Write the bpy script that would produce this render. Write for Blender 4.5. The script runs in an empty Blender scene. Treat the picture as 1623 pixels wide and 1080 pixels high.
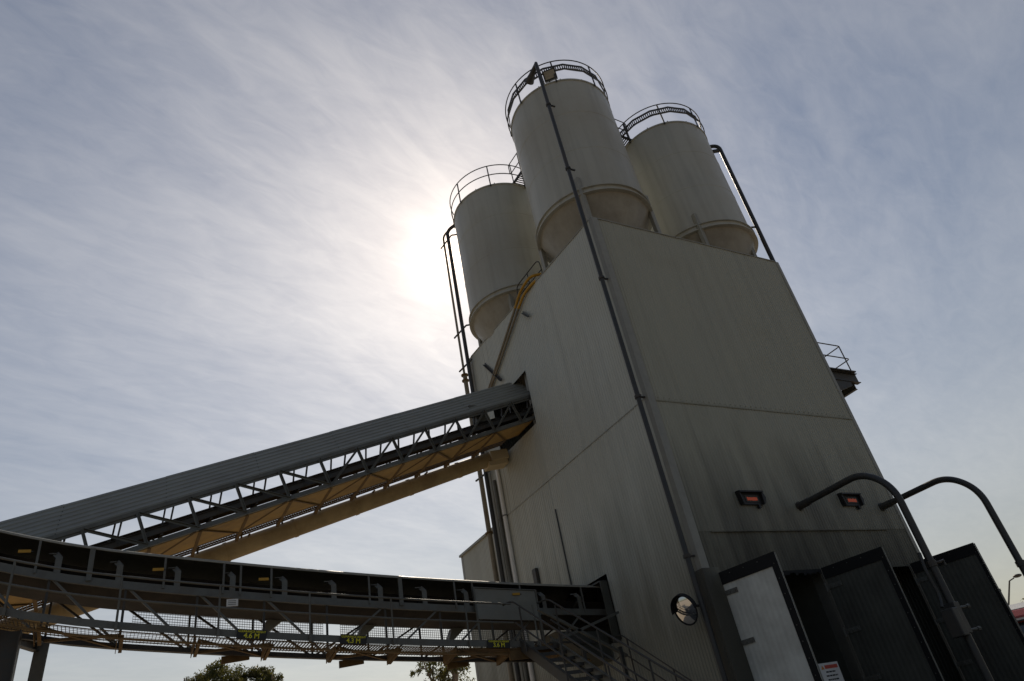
import bpy, math, random
from mathutils import Vector, Matrix
random.seed(7)
R = math.radians
sc = bpy.context.scene
col = sc.collection

# ------------------------------------------------------------------ camera
cam_d = bpy.data.cameras.new('camera'); cam = bpy.data.objects.new('camera', cam_d); col.objects.link(cam)
cam_d.sensor_width = 36.0; cam_d.lens = 24.4; cam_d.clip_end = 3000; cam_d.clip_start = 0.05
cam.matrix_world = Matrix(((0.88212691, -0.11611446, -0.45647513, 0.0),
                           (-0.43956528, -0.55111994, -0.7092596, 0.0),
                           (-0.16921725, 0.8263076, -0.53719781, 1.6),
                           (0, 0, 0, 1)))
# columns are right / up / back, re-orthonormalised
m3 = cam.matrix_world.to_3x3()
cr = m3.col[0].normalized(); cb = (m3.col[2] - cr * m3.col[2].dot(cr)).normalized(); cu = cb.cross(cr)
cam.matrix_world = Matrix(((cr.x, cu.x, cb.x, 0), (cr.y, cu.y, cb.y, 0), (cr.z, cu.z, cb.z, 1.6), (0, 0, 0, 1)))
sc.camera = cam

# ------------------------------------------------------------------ world, sun, exposure
SUN_AZ, SUN_EL = 61.35, 40.2         # azimuth from +X towards +Y
sd = Vector((math.cos(R(SUN_AZ)) * math.cos(R(SUN_EL)), math.sin(R(SUN_AZ)) * math.cos(R(SUN_EL)), math.sin(R(SUN_EL))))
sc.view_settings.view_transform = 'Standard'
sc.view_settings.look = 'None'
sc.view_settings.exposure = 0.0
sc.view_settings.gamma = 1.0
W = bpy.data.worlds.new('World'); sc.world = W; W.use_nodes = True
wn = W.node_tree; wn.nodes.clear()
def N(tree, t, **kw):
    n = tree.nodes.new(t)
    for k, v in kw.items():
        if k == 'inp':
            for i, x in v.items(): n.inputs[i].default_value = x
        else: setattr(n, k, v)
    return n
def L(tree, a, b): tree.links.new(a, b)
def math_n(tree, op, a, b=None, clamp=False):
    n = tree.nodes.new('ShaderNodeMath'); n.operation = op; n.use_clamp = clamp
    for i, v in enumerate((a, b)):
        if v is None: continue
        if isinstance(v, (int, float)): n.inputs[i].default_value = v
        else: tree.links.new(v, n.inputs[i])
    return n.outputs[0]
def mix_c(tree, f, a, b, mode='MIX'):
    n = tree.nodes.new('ShaderNodeMix'); n.data_type = 'RGBA'; n.blend_type = mode; n.clamp_result = False
    for i, v in ((0, f), (6, a), (7, b)):
        if isinstance(v, (int, float)): n.inputs[i].default_value = v
        elif isinstance(v, tuple): n.inputs[i].default_value = v if len(v) == 4 else v + (1,)
        else: tree.links.new(v, n.inputs[i])
    return n.outputs[2]
def ramp(tree, fac, stops):
    n = tree.nodes.new('ShaderNodeValToRGB'); tree.links.new(fac, n.inputs[0])
    e = n.color_ramp.elements
    while len(e) < len(stops): e.new(0.5)
    for i, (p, c) in enumerate(stops):
        e[i].position = p; e[i].color = (c, c, c, 1) if isinstance(c, (int, float)) else tuple(c) + (1,)
    return n.outputs[0]

sky = N(wn, 'ShaderNodeTexSky', sky_type='NISHITA', sun_disc=False, sun_elevation=R(SUN_EL), sun_rotation=R(90 - SUN_AZ),
        altitude=50, air_density=1.0, dust_density=0.3, ozone_density=1.0)
SKY_K = 0.070
tc = N(wn, 'ShaderNodeTexCoord')
sep = N(wn, 'ShaderNodeSeparateXYZ'); L(wn, tc.outputs['Generated'], sep.inputs[0])
zc = math_n(wn, 'ADD', math_n(wn, 'MAXIMUM', sep.outputs[2], 0.0), 0.12)
comb = N(wn, 'ShaderNodeCombineXYZ')                      # thin cirrus on a level sheet high above the place
L(wn, math_n(wn, 'DIVIDE', sep.outputs[0], zc), comb.inputs[0]); L(wn, math_n(wn, 'DIVIDE', sep.outputs[1], zc), comb.inputs[1])
def cirrus(rot, scl, off, scale, detail, rough, dist):
    mp = N(wn, 'ShaderNodeMapping', vector_type='TEXTURE'); mp.inputs['Rotation'].default_value = (0, 0, R(rot)); mp.inputs['Scale'].default_value = scl; mp.inputs['Location'].default_value = off
    L(wn, comb.outputs[0], mp.inputs[0])
    n = N(wn, 'ShaderNodeTexNoise', inp={'Scale': scale, 'Detail': detail, 'Roughness': rough, 'Distortion': dist}); L(wn, mp.outputs[0], n.inputs['Vector'])
    return n.outputs[0]
CI_ROT = 20
big = ramp(wn, cirrus(CI_ROT, (2.2, 1.0, 1), (0.4, 0.2, 0), 1.5, 6.0, 0.5, 0.6), [(0.36, 0.0), (0.62, 1.0)])
wisp = ramp(wn, cirrus(CI_ROT + 6, (3.4, 1.0, 1), (1.3, 0.7, 0), 7.0, 9.0, 0.6, 1.2), [(0.30, 0.0), (0.72, 1.0)])
fine = ramp(wn, cirrus(CI_ROT - 8, (2.4, 1.0, 1), (3.1, 1.7, 0), 26.0, 8.0, 0.62, 0.8), [(0.30, 0.0), (0.72, 1.0)])
veil = math_n(wn, 'ADD', math_n(wn, 'ADD', math_n(wn, 'MULTIPLY', big, 0.56), 0.06), math_n(wn, 'ADD', math_n(wn, 'MULTIPLY', wisp, 0.36), math_n(wn, 'MULTIPLY', fine, 0.26)))
# angle to the sun: the veil scatters forward, so it brightens towards the sun
dt = N(wn, 'ShaderNodeVectorMath', operation='DOT_PRODUCT'); L(wn, tc.outputs['Generated'], dt.inputs[0]); dt.inputs[1].default_value = sd
ang = math_n(wn, 'MULTIPLY', math_n(wn, 'ARCCOSINE', math_n(wn, 'MINIMUM', dt.outputs['Value'], 1.0)), 57.2958)
def glow(amp, sig): return math_n(wn, 'MULTIPLY', math_n(wn, 'EXPONENT', math_n(wn, 'MULTIPLY', ang, -1.0 / sig)), amp)
amt = math_n(wn, 'MULTIPLY', veil, math_n(wn, 'ADD', 0.02, glow(0.62, 27.5)))
amt = math_n(wn, 'ADD', amt, 0.01)
near = math_n(wn, 'ADD', glow(0.42, 6.5), glow(4.0, 1.2))      # warm aureole close to the sun
base = N(wn, 'ShaderNodeVectorMath', operation='SCALE'); L(wn, sky.outputs[0], base.inputs[0]); base.inputs[3].default_value = SKY_K
gl = N(wn, 'ShaderNodeVectorMath', operation='SCALE'); gl.inputs[0].default_value = (1.0, 0.885, 0.70); L(wn, amt, gl.inputs[3])
ga = N(wn, 'ShaderNodeVectorMath', operation='SCALE'); ga.inputs[0].default_value = (1.0, 0.77, 0.57); L(wn, near, ga.inputs[3])
c1 = mix_c(wn, 1.0, mix_c(wn, 1.0, base.outputs[0], gl.outputs[0], 'ADD'), ga.outputs[0], 'ADD')
low_f = math_n(wn, 'MULTIPLY', math_n(wn, 'EXPONENT', math_n(wn, 'MULTIPLY', math_n(wn, 'MAXIMUM', sep.outputs[2], 0.0), -3.9)), 0.95)
hz = N(wn, 'ShaderNodeVectorMath', operation='SCALE'); hz.inputs[0].default_value = (1.0, 0.87, 0.63)
L(wn, math_n(wn, 'ADD', 0.06, glow(1.52, 35.0)), hz.inputs[3])
c2 = mix_c(wn, low_f, c1, hz.outputs[0])
bg = N(wn, 'ShaderNodeBackground'); L(wn, c2, bg.inputs[0]); bg.inputs[1].default_value = 1.0
wo = N(wn, 'ShaderNodeOutputWorld'); L(wn, bg.outputs[0], wo.inputs[0])

sl = bpy.data.lights.new('sun', 'SUN'); so = bpy.data.objects.new('sun', sl); col.objects.link(so)
sl.energy = 2.6; sl.angle = R(0.55); sl.color = (1.0, 0.87, 0.70)
so.rotation_euler = (-sd).to_track_quat('-Z', 'Y').to_euler(); so.location = (12, 30, 40)

# ------------------------------------------------------------------ materials
def mat(name, c, rough=0.6, metal=0.0, var=0.12, scale=3.0, streak=0.0, dirt=None, dirt_amt=0.0, dirt_scale=1.2, emit=None, bump=0.0, spec=0.4, soot_shade=None, soot_shade_z=8.3):
    m = bpy.data.materials.new(name); m.use_nodes = True; t = m.node_tree; b = t.nodes['Principled BSDF']
    b.inputs['Roughness'].default_value = rough; b.inputs['Metallic'].default_value = metal
    b.inputs['Specular IOR Level'].default_value = spec
    co = N(t, 'ShaderNodeTexCoord')
    n = N(t, 'ShaderNodeTexNoise', inp={'Scale': scale, 'Detail': 6.0, 'Roughness': 0.6}); L(t, co.outputs['Object'], n.inputs['Vector'])
    lo = tuple(x * (1 - var) for x in c); hi = tuple(min(1, x * (1 + var)) for x in c)
    out = ramp(t, n.outputs[0], [(0.3, lo), (0.7, hi)])
    if streak > 0:
        mpn = N(t, 'ShaderNodeMapping'); mpn.inputs['Scale'].default_value = (2.2, 2.2, 0.09); L(t, co.outputs['Object'], mpn.inputs[0])
        n3 = N(t, 'ShaderNodeTexNoise', inp={'Scale': 1.7, 'Detail': 7.0, 'Roughness': 0.62}); L(t, mpn.outputs[0], n3.inputs['Vector'])
        sfac = ramp(t, n3.outputs[0], [(0.46, 0.0), (0.75, 1.0)])
        out = mix_c(t, math_n(t, 'MULTIPLY', sfac, streak), out, tuple(x * 0.45 for x in c))
    if dirt:
        n4 = N(t, 'ShaderNodeTexNoise', inp={'Scale': dirt_scale, 'Detail': 8.0, 'Roughness': 0.66}); L(t, co.outputs['Object'], n4.inputs['Vector'])
        dfac = ramp(t, n4.outputs[0], [(0.45, 0.0), (0.68, 1.0)])
        out = mix_c(t, math_n(t, 'MULTIPLY', dfac, dirt_amt), out, dirt)
    if soot_shade:                                          # truck-exhaust grime over the bays plus shade painted low on the walls, ragged edge
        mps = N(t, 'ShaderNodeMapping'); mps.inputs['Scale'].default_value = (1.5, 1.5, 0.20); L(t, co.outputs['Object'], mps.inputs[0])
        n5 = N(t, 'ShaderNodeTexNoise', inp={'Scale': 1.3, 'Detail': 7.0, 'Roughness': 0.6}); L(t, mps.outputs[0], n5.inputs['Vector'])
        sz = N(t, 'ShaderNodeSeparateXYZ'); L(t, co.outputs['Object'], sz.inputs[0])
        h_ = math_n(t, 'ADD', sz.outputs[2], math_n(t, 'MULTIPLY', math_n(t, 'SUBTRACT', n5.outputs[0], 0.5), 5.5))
        f_ = math_n(t, 'MULTIPLY', math_n(t, 'SUBTRACT', soot_shade_z, h_), 0.26, clamp=True)
        out = mix_c(t, math_n(t, 'MULTIPLY', f_, 0.88), out, soot_shade)
    L(t, out, b.inputs['Base Color'])
    rr = ramp(t, n.outputs[0], [(0.3, max(0.02, rough - 0.08)), (0.7, min(1, rough + 0.08))]); L(t, rr, b.inputs['Roughness'])
    if bump > 0:
        bn = N(t, 'ShaderNodeBump', inp={'Strength': bump, 'Distance': 0.02}); L(t, n.outputs[0], bn.inputs['Height']); L(t, bn.outputs[0], b.inputs['Normal'])
    if emit:
        b.inputs['Emission Color'].default_value = emit[0] + (1,); b.inputs['Emission Strength'].default_value = emit[1]
    return m
M = {}
M['clad_left'] = mat('cladding_grey', (0.500, 0.505, 0.440), 0.5, var=0.04, scale=0.6, streak=0.24, dirt=(0.27, 0.24, 0.17), dirt_amt=0.22, dirt_scale=0.3, soot_shade=(0.17, 0.165, 0.125), soot_shade_z=7.6)  # darkening towards the bottom paints in the side wall's dimmer light
M['clad_right'] = mat('cladding_olive', (0.385, 0.375, 0.295), 0.5, var=0.04, scale=0.6, streak=0.26, dirt=(0.20, 0.175, 0.12), dirt_amt=0.25, dirt_scale=0.3, soot_shade=(0.045, 0.042, 0.032))
M['clad_low'] = mat('cladding_sooty_shaded', (0.290, 0.283, 0.215), 0.6, var=0.08, scale=1.0, streak=0.3, dirt=(0.10, 0.085, 0.06), dirt_amt=0.4, dirt_scale=0.7, soot_shade=(0.04, 0.037, 0.028))
M['clad_dirty'] = mat('cladding_stained', (0.085, 0.081, 0.06), 0.65, var=0.15, scale=1.5, streak=0.4, dirt=(0.05, 0.042, 0.032), dirt_amt=0.5, dirt_scale=0.8)
M['silo'] = mat('silo_paint', (0.430, 0.430, 0.375), 0.45, var=0.07, scale=0.7, streak=0.36, dirt=(0.26, 0.225, 0.165), dirt_amt=0.45, dirt_scale=0.35)
M['cone'] = mat('cone_paint', (0.320, 0.295, 0.235), 0.5, var=0.10, scale=0.9, streak=0.25, dirt=(0.118, 0.087, 0.056), dirt_amt=0.4)
M['trim'] = mat('trim_steel', (0.290, 0.285, 0.245), 0.5, var=0.10, scale=4, streak=0.3)
M['galv'] = mat('galvanised_steel', (0.130, 0.132, 0.118), 0.5, metal=0.25, var=0.14, scale=6, dirt=(0.096, 0.066, 0.036), dirt_amt=0.45, dirt_scale=2.5)
M['dark_steel'] = mat('dark_steel', (0.060, 0.059, 0.054), 0.55, metal=0.2, var=0.2, scale=6, dirt=(0.078, 0.045, 0.021), dirt_amt=0.4, dirt_scale=3)
M['rust_steel'] = mat('rusty_steel', (0.170, 0.105, 0.040), 0.75, var=0.25, scale=4, dirt=(0.075, 0.045, 0.022), dirt_amt=0.5, dirt_scale=3)
M['tan'] = mat('dusty_tan_steel', (0.450, 0.285, 0.095), 0.7, var=0.15, scale=3, dirt=(0.187, 0.119, 0.060), dirt_amt=0.5, dirt_scale=1.6)
M['pipe'] = mat('pipe_paint', (0.250, 0.225, 0.165), 0.5, var=0.14, scale=3, dirt=(0.128, 0.083, 0.045), dirt_amt=0.4, dirt_scale=2)
M['pipe_tan'] = mat('pipe_dusty', (0.24, 0.205, 0.145), 0.6, var=0.12, scale=3, dirt=(0.12, 0.075, 0.035), dirt_amt=0.5, dirt_scale=2)
M['duct'] = mat('duct_paint', (0.42, 0.32, 0.17), 0.6, var=0.12, scale=3, dirt=(0.2, 0.13, 0.06), dirt_amt=0.5, dirt_scale=1.2)
M['box_paint'] = mat('box_paint', (0.55, 0.45, 0.28), 0.6, var=0.10, scale=3, dirt=(0.25, 0.17, 0.08), dirt_amt=0.4, dirt_scale=1.5)
M['dark_pipe'] = mat('dark_pipe_paint', (0.042, 0.043, 0.042), 0.45, var=0.16, scale=4, dirt=(0.077, 0.050, 0.028), dirt_amt=0.35, dirt_scale=2)
M['hood'] = mat('hood_sheet', (0.225, 0.228, 0.200), 0.5, var=0.10, scale=1.5, dirt=(0.110, 0.094, 0.066), dirt_amt=0.35, dirt_scale=0.9)
M['rubber'] = mat('rubber', (0.007, 0.007, 0.007), 0.8, var=0.3, scale=5)
M['belt'] = mat('belt_rubber', (0.032, 0.029, 0.027), 0.8, var=0.3, scale=4, dirt=(0.112, 0.084, 0.056), dirt_amt=0.35)
M['door'] = mat('door_panel', (0.620, 0.625, 0.565), 0.45, var=0.07, scale=1.2, streak=0.25, dirt=(0.155, 0.136, 0.105), dirt_amt=0.4, dirt_scale=0.8)
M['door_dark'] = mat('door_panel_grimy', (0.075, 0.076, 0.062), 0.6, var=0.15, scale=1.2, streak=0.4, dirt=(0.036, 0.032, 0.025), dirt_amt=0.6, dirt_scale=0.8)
M['black'] = mat('black_paint', (0.018, 0.018, 0.018), 0.5, var=0.2)
M['yellow'] = mat('yellow_paint', (0.460, 0.250, 0.020), 0.5, var=0.12, scale=6, dirt=(0.25, 0.15, 0.04), dirt_amt=0.3)
M['sign_yellow'] = mat('sign_yellow', (0.72, 0.66, 0.03), 0.5, var=0.05)
M['white'] = mat('white_paint', (0.72, 0.71, 0.67), 0.5, var=0.07)
M['red_text'] = mat('sign_red', (0.55, 0.09, 0.06), 0.5, var=0.05)
M['orange_text'] = mat('sign_orange', (0.65, 0.25, 0.05), 0.5, var=0.05)
M['truck_red'] = mat('truck_red', (0.34, 0.035, 0.015), 0.4, var=0.08, spec=0.6)
M['glass'] = mat('dark_glass', (0.02, 0.024, 0.028), 0.08, var=0.1, spec=0.7)
M['chrome'] = mat('chrome', (0.65, 0.65, 0.64), 0.15, metal=1.0, var=0.05)
M['mirror'] = mat('mirror_glass', (0.86, 0.86, 0.85), 0.03, metal=1.0, var=0.01)
M['led'] = mat('led_red', (0.10, 0.02, 0.01), 0.4, emit=((1.0, 0.18, 0.08), 0.12))
M['added_apron_asphalt'] = mat('added_apron_asphalt', (0.055, 0.052, 0.047), 0.9, var=0.3, scale=2.0, dirt=(0.12, 0.105, 0.085), dirt_amt=0.5, dirt_scale=0.15, bump=0.3)  # only for the added apron, dark to cut ground bounce
M['concrete'] = mat('ground_concrete', (0.34, 0.285, 0.215), 0.85, var=0.16, scale=0.25, dirt=(0.27, 0.23, 0.18), dirt_amt=0.5, dirt_scale=0.08, bump=0.2)
M['bark'] = mat('bark', (0.22, 0.18, 0.14), 0.85, var=0.3, scale=4, bump=0.4)
M['leaf_a'] = mat('leaf_dark', (0.055, 0.065, 0.022), 0.6, var=0.4, scale=0.9)
M['leaf_b'] = mat('leaf_olive', (0.10, 0.095, 0.035), 0.6, var=0.35, scale=0.9)
for k in ('leaf_a', 'leaf_b'):
    t = M[k].node_tree; b = t.nodes['Principled BSDF']; tr = N(t, 'ShaderNodeBsdfTranslucent'); tr.inputs[0].default_value = (0.16, 0.15, 0.03, 1)
    mx = N(t, 'ShaderNodeMixShader'); mx.inputs[0].default_value = 0.35
    L(t, b.outputs[0], mx.inputs[1]); L(t, tr.outputs[0], mx.inputs[2]); L(t, mx.outputs[0], t.nodes['Material Output'].inputs[0])

# ------------------------------------------------------------------ mesh building
class MB:
    def __init__(s): s.v = []; s.f = []
    def add(s, vs, fs):
        o = len(s.v); s.v += [tuple(v) for v in vs]; s.f += [tuple(i + o for i in f) for f in fs]; return s
    def box(s, a, b):
        (x0, y0, z0), (x1, y1, z1) = a, b
        return s.add([(x0, y0, z0), (x1, y0, z0), (x1, y1, z0), (x0, y1, z0), (x0, y0, z1), (x1, y0, z1), (x1, y1, z1), (x0, y1, z1)],
                     [(0, 3, 2, 1), (4, 5, 6, 7), (0, 1, 5, 4), (1, 2, 6, 5), (2, 3, 7, 6), (3, 0, 4, 7)])
    def prism(s, poly, vec):            # planar polygon extruded along vec
        n = len(poly); vec = Vector(vec); a = [Vector(p) for p in poly]
        return s.add(a + [p + vec for p in a], [tuple(range(n))[::-1], tuple(range(n, 2 * n))] + [(i, (i + 1) % n, n + (i + 1) % n, n + i) for i in range(n)])
    def frame(s, p, q, up):
        d = (Vector(q) - Vector(p)).normalized(); u = Vector(up)
        if abs(d.dot(u.normalized())) > 0.98: u = Vector((1, 0, 0))
        x = d.cross(u).normalized(); y = x.cross(d).normalized(); return x, y
    def sect(s, p, q, prof, up=(0, 0, 1)):   # open beam of any closed 2D section
        p = Vector(p); q = Vector(q); x, y = s.frame(p, q, up); n = len(prof)
        a = [p + x * u + y * w for u, w in prof]; b = [q + x * u + y * w for u, w in prof]
        return s.add(a + b, [tuple(range(n))[::-1], tuple(range(n, 2 * n))] + [(i, (i + 1) % n, n + (i + 1) % n, n + i) for i in range(n)])
    def beam(s, p, q, w, h, up=(0, 0, 1)):
        return s.sect(p, q, [(-w / 2, -h / 2), (w / 2, -h / 2), (w / 2, h / 2), (-w / 2, h / 2)], up)
    def angle(s, p, q, w, t=0.008, up=(0, 0, 1)):
        return s.sect(p, q, [(0, 0), (w, 0), (w, t), (t, t), (t, w), (0, w)], up)
    def ibeam(s, p, q, w, h, t=0.012, up=(0, 0, 1)):
        a, b, c = w / 2, h / 2, t / 2
        return s.sect(p, q, [(-a, -b), (a, -b), (a, -b + t), (c, -b + t), (c, b - t), (a, b - t), (a, b), (-a, b), (-a, b - t), (-c, b - t), (-c, -b + t), (-a, -b + t)], up)
    def channel(s, p, q, w, h, t=0.01, up=(0, 0, 1)):
        b = h / 2
        return s.sect(p, q, [(0, -b), (w, -b), (w, -b + t), (t, -b + t), (t, b - t), (w, b - t), (w, b), (0, b)], up)
    def tube(s, pts, r, n=10, closed=False, cap=True):
        P = [Vector(p) for p in pts]; m = len(P); rings = []
        T = []
        for i in range(m):
            a = P[(i - 1) % m] if (closed or i > 0) else P[i]; b = P[(i + 1) % m] if (closed or i < m - 1) else P[i]
            T.append((b - a).normalized())
        u = Vector((0, 0, 1)) if abs(T[0].z) < 0.9 else Vector((1, 0, 0))
        u = (u - T[0] * u.dot(T[0])).normalized()
        vs = []
        for i in range(m):
            u = (u - T[i] * u.dot(T[i])).normalized(); w = T[i].cross(u)
            rr = r[i] if isinstance(r, (list, tuple)) else r
            vs += [P[i] + (u * math.cos(2 * math.pi * k / n) + w * math.sin(2 * math.pi * k / n)) * rr for k in range(n)]
        fs = []
        for i in range(m if closed else m - 1):
            j = (i + 1) % m
            fs += [(i * n + k, i * n + (k + 1) % n, j * n + (k + 1) % n, j * n + k) for k in range(n)]
        if cap and not closed: fs += [tuple(range(n))[::-1], tuple(range((m - 1) * n, m * n))]
        return s.add(vs, fs)
    def ring(s, c, rad, r, n=48, k=8):
        c = Vector(c); return s.tube([c + Vector((rad * math.cos(2 * math.pi * i / n), rad * math.sin(2 * math.pi * i / n), 0)) for i in range(n)], r, k, True)
    def lathe(s, c, prof, n=64):
        c = Vector(c); m = len(prof)
        vs = [c + Vector((r * math.cos(2 * math.pi * k / n), r * math.sin(2 * math.pi * k / n), z)) for r, z in prof for k in range(n)]
        fs = [(i * n + k, i * n + (k + 1) % n, (i + 1) * n + (k + 1) % n, (i + 1) * n + k) for i in range(m - 1) for k in range(n)]
        return s.add(vs, fs)
    def sphere(s, c, r, n=10, sx=1, sy=1, sz=1):
        c = Vector(c); vs = []; fs = []
        for i in range(n + 1):
            a = math.pi * i / n
            vs += [c + Vector((r * sx * math.sin(a) * math.cos(2 * math.pi * k / (2 * n)), r * sy * math.sin(a) * math.sin(2 * math.pi * k / (2 * n)), r * sz * math.cos(a))) for k in range(2 * n)]
        for i in range(n):
            fs += [(i * 2 * n + k, (i + 1) * 2 * n + k, (i + 1) * 2 * n + (k + 1) % (2 * n), i * 2 * n + (k + 1) % (2 * n)) for k in range(2 * n)]
        return s.add(vs, fs)
    def build(s, name, m, parent=None, smooth=None, bevel=0.0):
        me = bpy.data.meshes.new(name); me.from_pydata(s.v, [], s.f); me.update()
        me.materials.append(m if not isinstance(m, str) else M[m])
        if smooth:
            me.polygons.foreach_set('use_smooth', [True] * len(me.polygons)); me.set_sharp_from_angle(angle=R(smooth))
        o = bpy.data.objects.new(name, me); col.objects.link(o)
        if parent is not None:
            o.parent = parent
            if parent.type == 'EMPTY': o.location = -parent.location
        if bevel > 0:
            b = o.modifiers.new('bevel', 'BEVEL'); b.width = bevel; b.segments = 2; b.limit_method = 'ANGLE'
        return o
def thing(name, label, cat, loc=(0, 0, 0), group=None):
    o = bpy.data.objects.new(name, None); col.objects.link(o); o.location = loc; o.empty_display_size = 0.3
    o['label'] = label; o['category'] = cat
    if group: o['group'] = group
    return o
def copy_tree(o, parent=None):
    c = o.copy(); col.objects.link(c); c.parent = parent
    for ch in list(o.children): copy_tree(ch, c)
    return c
def arc(c, r, a0, a1, n, e1, e2):
    c = Vector(c); e1 = Vector(e1); e2 = Vector(e2)
    return [c + e1 * (r * math.cos(a0 + (a1 - a0) * i / n)) + e2 * (r * math.sin(a0 + (a1 - a0) * i / n)) for i in range(n + 1)]
def bend(pts, r, n=6):                  # rounds the inner corners of a polyline
    P = [Vector(p) for p in pts]; out = [P[0]]
    for i in range(1, len(P) - 1):
        a = (P[i - 1] - P[i]); b = (P[i + 1] - P[i]); rr = min(r, a.length * 0.49, b.length * 0.49)
        p0 = P[i] + a.normalized() * rr; p2 = P[i] + b.normalized() * rr
        for k in range(n + 1):
            t = k / n; out.append(p0 * (1 - t) ** 2 + P[i] * 2 * t * (1 - t) + p2 * t * t)
    out.append(P[-1]); return out
def text_mesh(body, size, name, m, origin, ex, ey, parent, align='CENTER', extrude=0.001):
    cu_ = bpy.data.curves.new(name, 'FONT'); cu_.body = body; cu_.size = size; cu_.align_x = align; cu_.align_y = 'CENTER'; cu_.extrude = extrude; cu_.offset = size * .022
    tmp = bpy.data.objects.new(name, cu_); col.objects.link(tmp)
    bpy.context.view_layer.update()
    me = bpy.data.meshes.new_from_object(tmp.evaluated_get(bpy.context.evaluated_depsgraph_get()))
    bpy.data.objects.remove(tmp)
    ex = Vector(ex).normalized(); ey = Vector(ey).normalized(); ez = ex.cross(ey)
    mm = Matrix(((ex.x, ey.x, ez.x, origin[0]), (ex.y, ey.y, ez.y, origin[1]), (ex.z, ey.z, ez.z, origin[2]), (0, 0, 0, 1)))
    me.transform(mm); me.materials.clear(); me.materials.append(M[m])
    o = bpy.data.objects.new(name, me); col.objects.link(o); o.parent = parent
    if parent.type == 'EMPTY': o.location = -parent.location
    return o

# ------------------------------------------------------------------ ground
g = MB(); S = 1500
g.add([(-S, -S, 0), (S, -S, 0), (S, S, 0), (-S, S, 0)], [(0, 1, 2, 3)])
go = g.build('ground', 'concrete'); go['kind'] = 'structure'
g = MB(); g.add([(1.5, -9, .004), (34, -9, .004), (34, 11.3, .004), (1.5, 11.3, .004)], [(0, 1, 2, 3)])
go = g.build('bounce_apron', 'added_apron_asphalt'); go['kind'] = 'structure'  # unseen dark apron, added to cut light bounced onto the lower walls

# ------------------------------------------------------------------ tower
X0, Y0, X1, Y1 = 11.06, 11.57, 18.82, 20.42
def ztop(x, y): return 15.28 + (y - Y0) * 0.072 - (x - X0) * 0.006
tower = thing('batching_tower', 'tall grey corrugated steel tower with open loading bays below and silos on top', 'tower', ((X0 + X1) / 2, (Y0 + Y1) / 2, 0))
PITCH, AMP, SUB = 0.100, 0.013, 6
def corr(mb, axis, a0, a1, fixed, z0, z1, nrm):
    st = PITCH / SUB; n = max(2, int(round((a1 - a0) / st))); vs = []
    for i in range(n + 1):
        a = a0 + (a1 - a0) * i / n; off = (AMP * (0, 0, 0, 1.0, 1.0, 0.0)[i % 6] + (0.005 if int(a / 0.76) % 2 else 0.0)) * nrm
        for z in (z0(a) if callable(z0) else z0, z1(a) if callable(z1) else z1):
            vs.append((a, fixed + off, z) if axis == 'x' else (fixed + off, a, z))
    fs = [(2 * i, 2 * i + 2, 2 * i + 3, 2 * i + 1) for i in range(n)]
    mb.add(vs, fs)
# right-hand (door) face
w = MB()
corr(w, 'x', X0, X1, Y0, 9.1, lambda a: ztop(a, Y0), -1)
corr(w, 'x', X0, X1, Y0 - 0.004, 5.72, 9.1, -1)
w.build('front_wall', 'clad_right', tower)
w = MB()
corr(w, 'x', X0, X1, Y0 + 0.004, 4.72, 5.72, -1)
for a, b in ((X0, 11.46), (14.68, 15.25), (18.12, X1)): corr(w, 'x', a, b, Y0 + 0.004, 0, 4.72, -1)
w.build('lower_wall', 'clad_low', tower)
# conveyor-side face with its two openings
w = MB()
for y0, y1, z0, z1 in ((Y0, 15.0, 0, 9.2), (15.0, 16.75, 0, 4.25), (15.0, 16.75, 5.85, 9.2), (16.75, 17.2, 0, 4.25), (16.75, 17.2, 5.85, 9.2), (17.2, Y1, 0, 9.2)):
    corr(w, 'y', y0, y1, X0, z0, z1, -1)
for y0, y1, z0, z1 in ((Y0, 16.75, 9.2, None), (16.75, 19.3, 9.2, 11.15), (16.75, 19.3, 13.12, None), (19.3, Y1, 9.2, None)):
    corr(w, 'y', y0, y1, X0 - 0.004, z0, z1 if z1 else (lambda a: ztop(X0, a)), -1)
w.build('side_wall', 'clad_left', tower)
w = MB()
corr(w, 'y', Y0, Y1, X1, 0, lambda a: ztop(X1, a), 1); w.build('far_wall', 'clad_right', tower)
w = MB()
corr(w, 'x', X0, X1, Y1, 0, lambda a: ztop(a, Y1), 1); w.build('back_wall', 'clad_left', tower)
w = MB(); e = 0.03
w.add([(X0 + e, Y0 + e, ztop(X0, Y0) - .12), (X1 - e, Y0 + e, ztop(X1, Y0) - .12), (X1 - e, Y1 - e, ztop(X1, Y1) - .12), (X0 + e, Y1 - e, ztop(X0, Y1) - .12)], [(0, 1, 2, 3)])
w.build('roof', 'hood', tower)
# inner partition that closes the bays
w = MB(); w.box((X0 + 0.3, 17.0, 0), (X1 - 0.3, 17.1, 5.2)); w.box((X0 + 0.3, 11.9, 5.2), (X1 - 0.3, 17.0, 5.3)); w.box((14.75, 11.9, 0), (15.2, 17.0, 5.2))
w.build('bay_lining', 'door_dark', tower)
def trim(name, m, *args):
    b = MB()
    for p, q, ww, hh in args: b.beam(p, q, ww, hh)
    return b.build(name, m, tower, bevel=0.004)
b = MB()                                             # corner flashing, two legs
b.box((X0 - 0.03, Y0 - 0.035, 4.9), (X0 + 0.19, Y0 - 0.012, ztop(X0, Y0) + 0.02)); b.box((X0 - 0.031, Y0 - 0.011, 4.9), (X0 - 0.012, Y0 + 0.12, ztop(X0, Y0) + 0.02))
b.build('corner_flashing', 'trim', tower)
b = MB(); b.box((X1 - 0.1, Y0 - 0.03, 0), (X1 + 0.012, Y0 - 0.012, ztop(X1, Y0))); b.box((X1 + 0.013, Y0 - 0.03, 0), (X1 + 0.03, Y0 + 0.1, ztop(X1, Y0)))
b.build('corner_flashing', 'trim', tower)
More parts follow.
